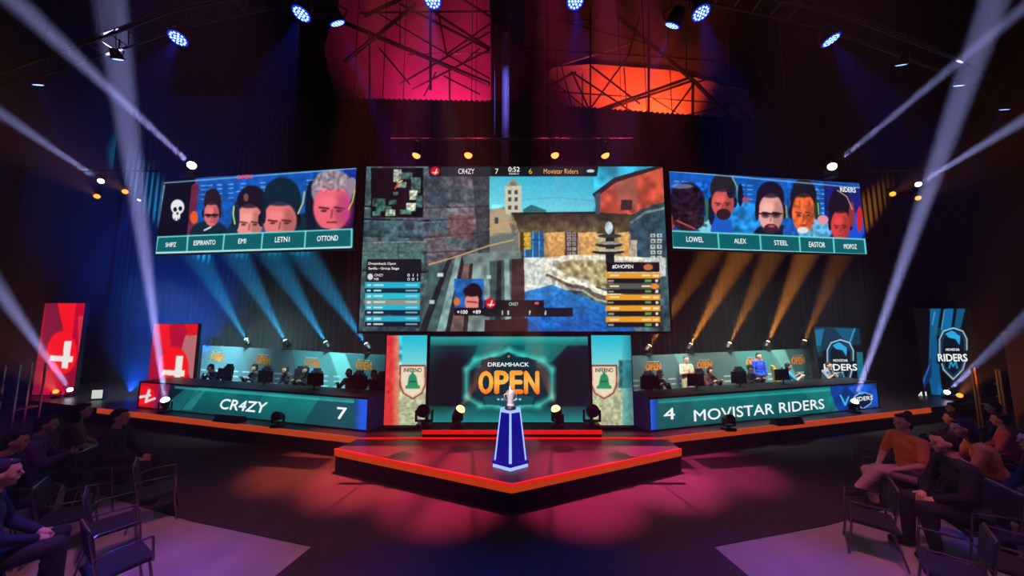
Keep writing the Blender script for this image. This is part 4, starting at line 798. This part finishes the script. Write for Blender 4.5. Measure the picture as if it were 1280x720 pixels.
# centre hanging loudspeaker column with a violet tinted pole below
q = at(631, 10, 9.0); ls = empty('line_array_speaker', (q.x-.05, 9.0, q.z), 0, 'black hanging line array speaker at top centre', 'speaker')
for k in range(5): MB().prism([(-.42, 0, .36*k), (.42, 0, .36*k), (.36, .5, .36*k+.03), (-.36, .5, .36*k+.03)], (0, 0, .33)).build('cabinet', M['black'], ls)
MB().box((0, .25, 1.9), (.8, .1, .1)).build('rig_frame', M['steel'], ls)
for k in (-.3, .3): MB().cyl((k, .25, 1.9), (k, .25, 25.97-q.z), .012, n=5).build('cable', M['steel'], ls)
hp = empty('hanging_pole', (at(632, 44, 9.6).x, 9.6, 8.05), 0, 'slim violet lit pole hanging under the line array speaker', 'pole'); pt_ = at(632, 44, 9.6).z-8.05
M['pole'] = mat('pole_violet_light_tint', (150, 130, 190), .5)  # violet light on pole and cables put into the base colour
MB().cyl((0, 0, 0), (0, 0, pt_), .12, n=16).build('tube', M['pole'], hp)
for dx, z0 in ((-.33, 1.2), (.1, 1.0)): MB().cyl((dx, -.14, z0), (dx-.02, -.14, pt_+.2), .012, n=6).build('cable', M['pole'], hp)
MB().cyl((0, 0, pt_), (0, 0, 25.97-8.05), .03, n=6).build('suspension', M['steel'], hp)
spot('pole_wash_light', (.2, 6.8, 12.2), (-.2, 9.6, 10.5), (.3, .3, 1), 500, 40, 1)
# stage floor odds and ends: wedge monitors and dark lamps in front of the desks
def wedge(label, px, py, w=.75, ang=0):
    q = on(px, py, z); r = empty('wedge_speaker', (q.x, q.y, z+.003), ang, label, 'speaker')
    MB().prism([(-w/2, -.12, 0), (-w/2, .16, 0), (-w/2, .12, .16), (-w/2, -.02, .19)], (w, 0, 0)).build('cabinet', M['black'], r); MB().prism([(-w/2+.04, -.125, .02), (w/2-.04, -.125, .02), (w/2-.04, -.035, .18), (-w/2+.04, -.035, .18)], (0, -.01, .003)).build('grille', M['steel'], r)
wedge('low black wedge speaker before the left desk', 286, 527, .95, -.24); wedge('low black wedge speaker before the right desk', 985, 530, .95, .24)
for x, y, nm in ((347, 534, 'left'), (911, 538, 'right')):
    q = on(x, y, z); q.z += .004; moving_head('unlit round moving light standing before the %s desk' % nm, q, q+Vector((0, -3, 1.2)), OR, (0, 0, 0), lit=False, s=1.1)


# ------------------------------------------------------------------ chairs, desk equipment
M['fabric_dark'] = mat('chair_fabric', (30, 30, 44), .8, bump=.2); M['chair_metal'] = mat('chair_metal', (150, 140, 140), .25, .9, .05)
def chair(label, x, y, ang, s=1.2, group='audience chairs on the right', z0=0.013, pads='fabric_dark'):
    r = empty('chair', (x, y, z0), ang, label, 'chair', group)
    MB().box((0, 0, .405*s), (.44*s, .44*s, .05*s), bev=.018*s).build('seat', M[pads], r)
    MB().box((0, .215*s, .72*s), (.42*s, .035*s, .30*s), Euler((-.14, 0, 0)), .015*s).build('backrest', M[pads], r)
    for sx in (-1, 1):
        MB().tube([Vector((sx*.20*s, -.18*s, .385*s)), Vector((sx*.23*s, -.24*s, 0))], .012*s).build('leg', M['chair_metal'], r)
        MB().tube([Vector((sx*.20*s, .245*s, .88*s)), Vector((sx*.20*s, .20*s, .60*s)), Vector((sx*.20*s, .16*s, .385*s)), Vector((sx*.23*s, .25*s, 0))], .012*s).build('leg', M['chair_metal'], r)
        MB().tube([Vector((sx*.235*s, -.2*s, .385*s)), Vector((sx*.245*s, -.18*s, .64*s)), Vector((sx*.245*s, .12*s, .65*s)), Vector((sx*.20*s, .2*s, .62*s))], .011*s).build('armrest', M['chair_metal'], r)
    MB().tube([Vector((-.20*s, .245*s, .88*s)), Vector((.20*s, .245*s, .88*s))], .012*s).build('top_rail', M['chair_metal'], r)
    return r
def gaming_chair(label, x, y, ang, col='black'):
    r = empty('gaming_chair', (x, y, z+.003), ang, label, 'chair', None)
    MB().box((0, .02, .375), (.5, .5, .09), bev=.03).build('seat', M[col], r)
    b = MB(); b.box((0, .30, .86), (.46, .09, .72), Euler((-.12, 0, 0)), .035); b.box((0, .35, 1.22), (.3, .08, .16), Euler((-.12, 0, 0)), .03); b.build('backrest', M[col], r)
    MB().cyl((0, 0, .1), (0, 0, .335), .03).build('column', M['chair_metal'], r)
    st_ = MB()
    for k in range(5): a = 2*math.pi*k/5; st_.cyl((0, 0, .1), (.3*math.cos(a), .3*math.sin(a), .05), .025, .018, 8); st_.ell((.3*math.cos(a), .3*math.sin(a), .03), (.03, .03, .03), 1)
    st_.build('star_base', M['black'], r); return r
def monitor(label, px, panel, w=.60, back=.45, dx=0):
    q = panel.pt(px, 490)-panel.n*back; q.z = z+.004+.88+.002; ang = math.atan2(panel.u.y, panel.u.x)
    r = empty('monitor', q, ang, label, 'monitor', None)
    MB().box((0, 0, .30), (w, .03, .36), bev=.008).build('screen', M['monitor'], r); MB().box((0, -.022, .30), (w*.5, .02, .18), bev=.008).build('back_cover', M['black'], r)
    MB().box((0, -.03, .1), (.05, .02, .2)).build('neck', M['black'], r); MB().box((0, -.02, .008), (.24, .18, .014), bev=.004).build('foot', M['black'], r)
    c = MB(); c.cyl((.02, -.0, .48), (.02, -.0, .50), .01, n=8); c.box((.02, 0, .515), (.07, .03, .03), bev=.006); c.build('camera', M['black'], r)

# ------------------------------------------------------------------ people
def remeshed(mb, name, vox, m, parent, smooth=3):
    me = bpy.data.meshes.new('tmp'); mb.bm.to_mesh(me); mb.bm.free(); o = bpy.data.objects.new('tmp', me); C.objects.link(o)
    md = o.modifiers.new('r', 'REMESH'); md.mode = 'VOXEL'; md.voxel_size = vox
    sm = o.modifiers.new('s', 'SMOOTH'); sm.factor = .5; sm.iterations = smooth
    dg = bpy.context.evaluated_depsgraph_get(); n = bpy.data.meshes.new_from_object(o.evaluated_get(dg), depsgraph=dg)
    bpy.data.objects.remove(o); n.name = name; n.materials.clear(); n.materials.append(m)
    n.polygons.foreach_set('use_smooth', [True]*len(n.polygons))
    r = bpy.data.objects.new(name, n); C.objects.link(r); r.parent = parent; return r
V = Vector
def hand(bm_target, wr, f, n, side, s=1.0, curl=.5):
    """five separate fingers added to bm_target; f forearm direction, n palm normal (curl towards it), side: thumb direction"""
    f = f.normalized(); n = (n-f*n.dot(f)).normalized(); sd = f.cross(n)*side
    mb = MB(); mb.bm = bm_target
    for i, (L, off) in enumerate(((.070, -1.5), (.080, -.5), (.076, .5), (.060, 1.5))):
        b = wr+f*.085*s-sd*off*.021*s; p1 = b+(f*math.cos(curl*.5)+n*math.sin(curl*.5))*L*.5*s; p2 = p1+(f*math.cos(curl*1.4)+n*math.sin(curl*1.4))*L*.5*s
        mb.cap(b-f*.02*s, p1, .0095*s, .0085*s); mb.cap(p1, p2, .0085*s, .007*s)
    t0 = wr+f*.03*s+sd*.03*s; t1 = t0+(f*.6+sd*.7).normalized()*.04*s; t2 = t1+(f*.9+sd*.25+n*.3).normalized()*.032*s
    mb.cap(t0, t1, .012*s, .0105*s); mb.cap(t1, t2, .0105*s, .008*s)
MS = {}
def cloth(c):
    if c not in MS: MS[c] = mat('cloth_%d' % len(MS), c, .85, 0, .25, 9)
    return MS[c]
SK = mat('skin', (206, 150, 124), .55, 0, .08, 10); EYE = mat('eye', (30, 26, 28), .2)
HAIRM = {}
def person(label, loc, rz, pose='sit', s=1.0, shirt=(30, 30, 36), trouser=(24, 24, 30), hair=(26, 20, 18), style='short', sleeves='long', arms='lap', vox=.011, lean=0.0, headset=False, glasses=False, turn=0.0, shoes=(18, 18, 20), group=None):
    r = empty('person', loc, rz, label, 'person', group); r.scale = (s, s, s)
    sit = pose.startswith('sit')
    if sit:
        pel = V((0, 0, .56)); hips = [V((k*.10, -.02, .55)) for k in (-1, 1)]; knees = [V((k*.13, -.46, .56)) for k in (-1, 1)]; ank = [V((k*.14, -.44+.04*k, .10)) for k in (-1, 1)]; up = .50
        if pose == 'sit_crossed': knees = [V((-.13, -.46, .55)), V((.02, -.46, .64))]; ank = [V((-.14, -.40, .10)), V((-.10, -.66, .30))]
    else:
        pel = V((0, 0, .95)); hips = [V((k*.10, 0, .92)) for k in (-1, 1)]; knees = [V((k*.11, -.02, .50)) for k in (-1, 1)]; ank = [V((k*.12, .02, .10)) for k in (-1, 1)]; up = .50
    L = lambda h, y=0.0: pel+V((0, -math.sin(lean)*h+y, math.cos(lean)*h))       # along the spine
    chest, sh, nk, hd = L(.36, .01), L(up, .01), L(up+.07), L(up+.225, -.02)
    shs = [sh+V((k*.185, 0, -.01)) for k in (-1, 1)]
    fwd = V((0, -1, 0))
    if arms == 'lap': el = [shs[i]+V((k*.06, -.10, -.27)) for i, k in enumerate((-1, 1))]; wr = [V((k*.10, -.33, .66)) for k in (-1, 1)]
    elif arms == 'desk': el = [shs[i]+V((k*.07, -.18, -.22)) for i, k in enumerate((-1, 1))]; wr = [V((k*.16, -.38, .975)) for k in (-1, 1)]
    elif arms == 'crossed': el = [shs[i]+V((k*.05, -.06, -.27)) for i, k in enumerate((-1, 1))]; wr = [el[i]+V((-k*.24, -.15, .05+.05*i)) for i, k in enumerate((-1, 1))]
    elif arms == 'phone': el = [shs[i]+V((k*.04, -.12, -.25)) for i, k in enumerate((-1, 1))]; wr = [V((k*.05, -.36, pel.z+.26)) for k in (-1, 1)]
    else: el = [shs[i]+V((k*.07, .0, -.28)) for i, k in enumerate((-1, 1))]; wr = [el[i]+V((k*.01, -.07, -.24)) for i, k in enumerate((-1, 1))]
    H = Matrix.Translation(hd) @ Euler((lean*.6, 0, turn)).to_matrix().to_4x4()
    hp = lambda x, y, zz: H @ V((x, y, zz)); HR = Euler((lean*.6, 0, turn))
    def torso(b, e):
        b.ell(pel, (.165+e, .125+e, .12+e)); b.ell(L(.15), (.14+e, .105+e, .14+e)); b.ell(chest, (.17+e, .115+e, .17+e)); b.cap(shs[0], shs[1], .062+e, .062+e); b.ell(L(.27), (.152+e, .108+e, .14+e))
    def legs(b, e, to=1.0):
        for i in (0, 1):
            b.cap(hips[i], knees[i], .088+e, .060+e); q = knees[i].lerp(ank[i], to); b.cap(knees[i], q, .057+e, .038+e)
            b.ell(knees[i].lerp(ank[i], .3)+V((0, .015, 0)), (.054+e, .06+e, .09))
    def arm(b, e, to=1.0):
        for i in (0, 1):
            b.cap(shs[i], el[i] if to > .5 else shs[i].lerp(el[i], to*2), .056+e, .043+e)
            if to > .5: b.cap(el[i], el[i].lerp(wr[i], (to-.5)*2), .042+e, .028+e)
    b = MB(); torso(b, 0); legs(b, 0); arm(b, 0); b.cap(L(up), nk+V((0, 0, .05)), .06, .054)
    b.ell(hp(0, 0, .02), (.077, .096, .112), 3, HR); b.ell(hp(0, -.03, -.055), (.056, .062, .062), 2, HR); b.ell(hp(0, -.07, -.095), (.026, .022, .02), 2, HR)
    b.cap(nk, hp(0, .02, -.05), .052, .055); b.cap(hp(0, -.088, .02), hp(0, -.112, -.018), .009, .013); b.cap(hp(-.035, -.085, .035), hp(.035, -.085, .035), .014, .014)
    for k in (-1, 1): b.ell(hp(k*.078, .0, -.005), (.013, .02, .03), 2, HR); b.ell(hp(k*.045, -.062, -.025), (.024, .022, .022), 2, HR)
    b.cap(hp(-.018, -.098, -.052), hp(.018, -.098, -.052), .0085, .0085)
    for i, k in enumerate((-1, 1)):
        f = (wr[i]-el[i]).normalized(); b.cap(wr[i]-f*.03, wr[i]+f*.08, .029, .034); 
        b.ell(ank[i]+V((0, -.07, -.05)), (.042, .11, .04))
    body = remeshed(b, 'body', vox, SK, r)
    bm = bmesh.new(); bm.from_mesh(body.data)
    for i, k in enumerate((-1, 1)):
        f = (wr[i]-el[i]).normalized(); nrm = V((0, 0, -1)) if arms in ('lap', 'desk') else (V((-k, 0, 0)) if arms != 'crossed' else V((0, 1, 0)))
        hand(bm, wr[i], f, nrm, -k if arms not in ('lap', 'desk') else k, 1, .7)
    bm.to_mesh(body.data); bm.free(); body.data.polygons.foreach_set('use_smooth', [True]*len(body.data.polygons))
    b = MB(); torso(b, .014); arm(b, .012, 1.0 if sleeves == 'long' else .42); b.cap(L(up), nk+V((0, 0, -.02)), .07, .06); remeshed(b, 'shirt', vox, cloth(shirt), r, 2)
    b = MB(); b.ell(pel+V((0, 0, -.02)), (.18, .14, .115)); legs(b, .017, .93); remeshed(b, 'trousers', vox, cloth(trouser), r, 2)
    for i in (0, 1):
        b = MB(); b.cap(ank[i]+V((0, .02, -.045)), ank[i]+V((0, -.15, -.055)), .047, .042); b.ell(ank[i]+V((0, 0, 0)), (.045, .055, .05)); remeshed(b, 'shoe', .009, cloth(shoes), r, 2)
    b = MB()
    if style == 'cap':
        b.ell(hp(0, .012, .06), (.088, .105, .082), 3, HR); b.box(hp(0, -.115, .065), (.13, .09, .012), HR); 
    else:
        b.ell(hp(0, .022, .047), (.084, .094, .092), 3, HR); b.ell(hp(0, -.045, .098), (.055, .042, .024), 2, HR); b.ell(hp(0, .045, -.01), (.08, .066, .09), 2, HR); b.ell(hp(0, .06, -.06), (.055, .045, .05), 2, HR)
    if style == 'bun': b.ell(hp(0, .09, .13), (.045, .045, .042))
    if style == 'long': b.ell(hp(0, .075, -.09), (.085, .045, .16)); b.ell(hp(-.07, .03, -.08), (.025, .045, .12)); b.ell(hp(.07, .03, -.08), (.025, .045, .12))
    if style == 'curly':
        rr2 = random.Random(len(label))
        for _ in range(26): a, c_ = rr2.uniform(0, 6.28), rr2.uniform(-.2, 1); b.ell(hp(.08*math.cos(a)*math.sqrt(1-c_*c_*.8), .03+.085*math.sin(a)*math.sqrt(1-c_*c_*.8), .05+.09*c_), (.026, .026, .026), 1)
    remeshed(b, 'hair' if style != 'cap' else 'cap', .008, cloth(hair), r, 1)
    b = MB()
    for k in (-1, 1): b.ell(hp(k*.032, -.088, .008), (.012, .009, .008))
    b.build('eyes', EYE, r, True)
    if headset:
        b = MB(); pts = [hp(.098*math.sin(a), .01, .03+.115*math.cos(a)) for a in np.linspace(-1.75, 1.75, 12)]; b.tube(pts, .011)
        for k in (-1, 1): b.cyl(hp(k*.082, .0, .0), hp(k*.112, .0, .0), .038, n=14)
        b.tube([hp(-.1, -.02, -.02), hp(-.07, -.11, -.06)], .004); b.build('headset', M['black'], r)
    if glasses:
        b = MB()
        for k in (-1, 1): b.tube([hp(k*.034+.026*math.cos(a), -.112, .004+.02*math.sin(a)) for a in np.linspace(0, 2*math.pi, 11)], .0025, 5)
        b.tube([hp(-.012, -.113, .006), hp(.012, -.113, .006)], .0025, 5); b.build('glasses', M['black'], r)
    return r

# players and staff in the booths: (px of the head, depth behind the desk face, ...)
def behind(panel, px, gap):                      # a spot on the stage, gap metres behind the desk face
    f = panel.pt(px, 500); back = gap/.966/(1-.267*abs(px-640)/400); d = ray(px, 500)
    q = d*((f.y+back)/d.y); return V((q.x, q.y, z+.003))
angL = math.atan2(LD.u.y, LD.u.x); angR = math.atan2(RD.u.y, RD.u.x)
for px, nm in ((259, 'leftmost'), (312, 'second from the left'), (377, 'third from the left'), (433, 'rightmost')): monitor('%s monitor on the left desk, its black back to the hall' % nm, px, LD)
for px, nm in ((826, 'leftmost'), (886, 'second from the left'), (942, 'third from the left'), (998, 'rightmost')): monitor('%s monitor on the right desk, its black back to the hall' % nm, px, RD)
PL = [(270, 'player bent behind the leftmost monitor of the left desk', (24, 26, 32), 'short', .35), (319, 'player in black behind the second monitor of the left desk', (22, 22, 30), 'short', .12), (362, 'dark shirted player left of the third monitor of the left desk', (30, 34, 40), 'short', .3),
      (383, 'player with headset behind the third monitor of the left desk', (22, 22, 28), 'short', .1), (438, 'player behind the rightmost monitor of the left desk', (26, 30, 36), 'short', .15), (468, 'bearded looking man in dark clothes at the inner end of the left desk', (46, 44, 40), 'short', .1)]
PL[5] = (468, 'person in dark olive clothes at the inner end of the left desk', (46, 44, 40), 'short', .1)
for i, (px, lb, sh_, st_, ln) in enumerate(PL):
    bk = 1.24 if i != 2 else 1.5
    q = behind(LD, px, bk); person(lb, q, angL, 'sit', 1.0, shirt=sh_, style=st_, lean=ln, arms='desk' if i != 2 else 'lap', headset=i < 5, vox=.014, hair=(40, 26, 20))
    if i != 5: gaming_chair('black gaming chair of the %s player at the left desk' % ('leftmost', 'second', 'third', 'fourth', 'fifth')[i], q.x-.0, q.y+.02, angL)
    else: gaming_chair('black gaming chair at the inner end of the left desk', q.x, q.y+.02, angL)
M['yellow'] = mat('yellow_vinyl', (200, 160, 40), .5)
PR = [(821, 'player bent behind the leftmost monitor of the right desk', (24, 24, 30), 'short', .25, (30, 20, 18)), (886, 'player in dark red behind the second monitor of the right desk', (70, 22, 26), 'short', .15, (60, 20, 18)), (938, 'player in a black cap behind the third monitor of the right desk', (20, 20, 26), 'cap', .08, (16, 16, 18)),
      (985, 'player in light blue turned sideways by the rightmost monitor', (60, 150, 190), 'short', .1, (30, 22, 20)), (1034, 'player in pale shirt at the outer end of the right desk', (120, 130, 150), 'short', .2, (40, 26, 18))]
for i, (px, lb, sh_, st_, ln, hc) in enumerate(PR):
    q = behind(RD, px, 1.24); person(lb, q, angR+(.9 if i == 3 else 0), 'sit', 1.0, shirt=sh_, style=st_, lean=ln, arms='desk', headset=i in (0, 1, 2), vox=.014, hair=hc, sleeves='short' if i > 2 else 'long')
    if i == 3: gaming_chair('yellow and black gaming chair of the sideways turned player at the right desk', q.x, q.y+.02, angR+.9, 'yellow')
    else: gaming_chair('black gaming chair of the %s player at the right desk' % ('leftmost', 'second', 'third', '', 'outermost')[i], q.x, q.y+.02, angR)
q = behind(RD, 860, 1.8); person('man standing behind the right desk in pale khaki with arms crossed', q, .05, 'stand', .95, shirt=(186, 170, 140), trouser=(176, 160, 130), hair=(70, 52, 44), arms='crossed', vox=.012, sleeves='short')
q = behind(RD, 952, 1.9); person('person standing behind the right desk in a blue shirt', q, .1, 'stand', .95, shirt=(30, 60, 200), trouser=(24, 24, 30), arms='down', vox=.014)

# ------------------------------------------------------------------ audience
def seated(label, px, py, ang, s=1.25, chairlabel=None, xy=None, **k):
    q = on(px, py, 1.31*s+.013); q.z = .013
    if xy: q = V((*xy, .013))
    d = Euler((0, 0, ang)).to_matrix() @ V((0, -1, 0))
    if not xy: q = q-d*math.sin(k.get('lean', 0))*.7*s
    pr = person(label, q, ang, k.pop('pose', 'sit'), s, **k)
    c = q-d*.02*s
    chair(chairlabel or ('chair under the '+label), c.x, c.y, ang, s*.98, group=None)
    return pr
rad = math.radians
seated('woman in an orange top and pale trousers sitting sideways at the right', 1130, 526, rad(-92), chairlabel='chair under the woman in the orange lit top', shirt=(226, 120, 50), trouser=(196, 150, 150), hair=(50, 28, 22), style='bun', pose='sit_crossed', arms='lap', vox=.010, sleeves='short', shoes=(20, 20, 20))  # orange light on her top put into the shirt colour
seated('man in a dark jacket seated right of the woman in orange', 1180, 550, rad(-112), xy=(6.7, 4.95), s=1.3, chairlabel='chair under the man in the dark jacket', shirt=(26, 26, 36), trouser=(30, 28, 40), hair=(26, 20, 20), lean=.2, arms='lap')
seated('person in an orange top leaning forward at the far right', 1216, 540, rad(-128), xy=(8.35, 5.75), s=1.25, chairlabel='chair under the person leaning forward in orange', shirt=(222, 124, 50), trouser=(24, 24, 30), hair=(26, 20, 20), style='long', lean=.35, sleeves='short', arms='phone')
seated('person in black at the right picture edge', 1266, 560, rad(-130), xy=(7.95, 4.95), s=1.3, chairlabel='chair under the person in black at the right edge', shirt=(18, 18, 24), trouser=(20, 20, 26), lean=.1)
for px, py, nm, sh_, st_ in ((9.3, 6.98, 'violet lit shirt', (70, 50, 130), 'short'), (10.4, 7.75, 'dark red shirt', (90, 40, 44), 'long'), (10.2, 6.9, 'pink shirt', (190, 90, 110), 'curly'), (11.4, 7.8, 'navy shirt', (30, 36, 80), 'short'), (11.15, 6.95, 'grey brown shirt', (80, 60, 60), 'short')):
    seated('small distant spectator in a %s at the right' % nm, 0, 0, rad(-140), s=1.1, xy=(px, py), chairlabel='chair under the spectator in a %s' % nm, shirt=sh_, trouser=(30, 26, 30), style=st_, vox=.016)
seated('dark haired man in black seated in profile at the left', 148, 520, rad(112), s=1.25, chairlabel='chair under the man in profile at the left', shirt=(18, 18, 26), trouser=(18, 18, 24), lean=.05)
seated('woman in a brown top seen from behind at the left', 100, 520, rad(140), xy=(-9.0, 6.78), s=1.25, chairlabel='chair under the woman in the warm lit top', shirt=(120, 70, 50), trouser=(20, 20, 26), hair=(30, 20, 18), style='long', sleeves='short', lean=.1)  # orange light on a light shirt put into the cloth colour
seated('spectator in a mauve shirt at the left behind the front chairs', 56, 530, rad(135), xy=(-8.55, 5.9), s=1.25, chairlabel='chair under the spectator in the mauve shirt', shirt=(110, 70, 110), trouser=(22, 20, 28), hair=(24, 18, 20), lean=.15, arms='phone')
seated('spectator in a dark shirt at the far left with lit hands', 20, 545, rad(130), xy=(-7.95, 5.1), s=1.25, chairlabel='chair under the spectator with lit hands', shirt=(26, 26, 40), trouser=(22, 22, 30), arms='lap', lean=.2)
seated('close spectator with a navy jacket at the bottom left corner', 6, 590, rad(140), xy=(-6.15, 3.9), s=1.3, chairlabel='chair under the close spectator in navy', shirt=(20, 20, 52), trouser=(30, 24, 26), hair=(36, 20, 16), lean=.12)
def free_chair(label, x, y, ang, s=1.2, **k):
    q = V((x, y, 0)); return chair(label, q.x, q.y, ang, s, group=None, **k)
free_chair('empty chair at the left, farthest right and nearest the carpet edge', -6.3, 6.0, rad(135))
free_chair('empty chair at the left standing on the concrete in front of the profiled man', -5.9, 5.05, rad(140))
free_chair('empty slim chair at the left between the woman and the corner', -6.86, 5.26, rad(130))
free_chair('empty chair at the lower left next to the navy jacket', -6.98, 4.45, rad(140))
free_chair('empty chair at the left bottom edge with its back to the camera', -4.9, 4.3, rad(150))
free_chair('empty chair at the right just behind the woman lit orange', 7.5, 7.0, rad(-120), 1.1)
free_chair('empty chair at the right in front of the dark jacket', 5.45, 5.2, rad(-130))
free_chair('empty chair at the bottom right, third from the corner', 5.3, 4.15, rad(-135))
free_chair('empty chair at the bottom right corner', 6.2, 4.2, rad(-140))
free_chair('empty chair at the right picture edge behind the leaning person', 9.1, 6.2, rad(-130))

# ------------------------------------------------------------------ small equipment at the stage ends
q = on(124, 499, z); b = empty('light_cube', (q.x, q.y, z+.003), .25, 'small glowing white box on the deck at the left stage end', 'lamp')
MB().box((0, 0, .2), (.36, .2, .36), bev=.02).build('case', M['black'], b); MB().box((0, -.103, .2), (.31, .006, .31)).build('lit_face', mat('lamp_face_white', (200, 200, 200), emit=(200, 205, 190), strength=1), b)
def rack(label, px0, px1, pt_, pb, Y, mcol, y0):
    A = at(px0, pt_, Y); B = at(px1, pb, Y); r = empty('equipment_rack', ((A.x+B.x)/2, Y, 0.013), 0, label, 'rack'); w = (B.x-A.x)/2; h0 = B.z; h1 = A.z
    f = MB()
    for sx in (-1, 1): f.box((sx*w, 0, h1/2), (.035, .035, h1))
    f.box((0, 0, h1), (2*w, .035, .035)); f.box((0, 0, h0), (2*w, .035, .035)); f.box((0, .25, h0-.02), (2*w, .5, .03)); f.box((-w, .5, h1/2), (.035, .035, h1)); f.box((w, .5, h1/2), (.035, .035, h1)); f.build('frame', mcol, r)
    for k in (.25, .6): MB().cyl((0, .02, h0+(h1-h0)*k), (0, .1, h0+(h1-h0)*k), min(w*.6, .12), n=14).build('device', M['chair_metal'], r)
rack('thin metal rack frame at the left picture edge', 7, 17, 457, 513, 9.2, M['chair_metal'], 0)
rack('narrow frame with warm light in its colour at the far right', 1245, 1256, 463, 509, 9.6, mat('frame_warm_light_tint', (200, 140, 60), .4, .5), 0)  # golden light on this frame put into its metal colour
spot('rack_warm_light', (11, 8, 4.5), (14.6, 9.6, 1.8), (1, .6, .2), 160, 30, .8)
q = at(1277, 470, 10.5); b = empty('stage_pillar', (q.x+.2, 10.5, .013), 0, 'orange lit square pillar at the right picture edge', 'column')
pm = mat('pillar_orange_light_tint', (150, 90, 60), .8); MB().box((0, 0, 1.5), (.5, .5, 3.0), bev=.02).build('shaft', pm, b); MB().box((0, 0, 3.05), (.62, .62, .12), bev=.02).build('cap', pm, b)  # orange light on the pillar put into its base colour

# ------------------------------------------------------------------ thin even stage haze in the air of the hall
vs = W.node_tree.nodes.new('ShaderNodeVolumeScatter'); vs.inputs['Density'].default_value = HAZE; vs.inputs['Color'].default_value = (.95, .95, 1, 1)
W.node_tree.links.new(vs.outputs[0], W.node_tree.nodes['World Output'].inputs['Volume'])
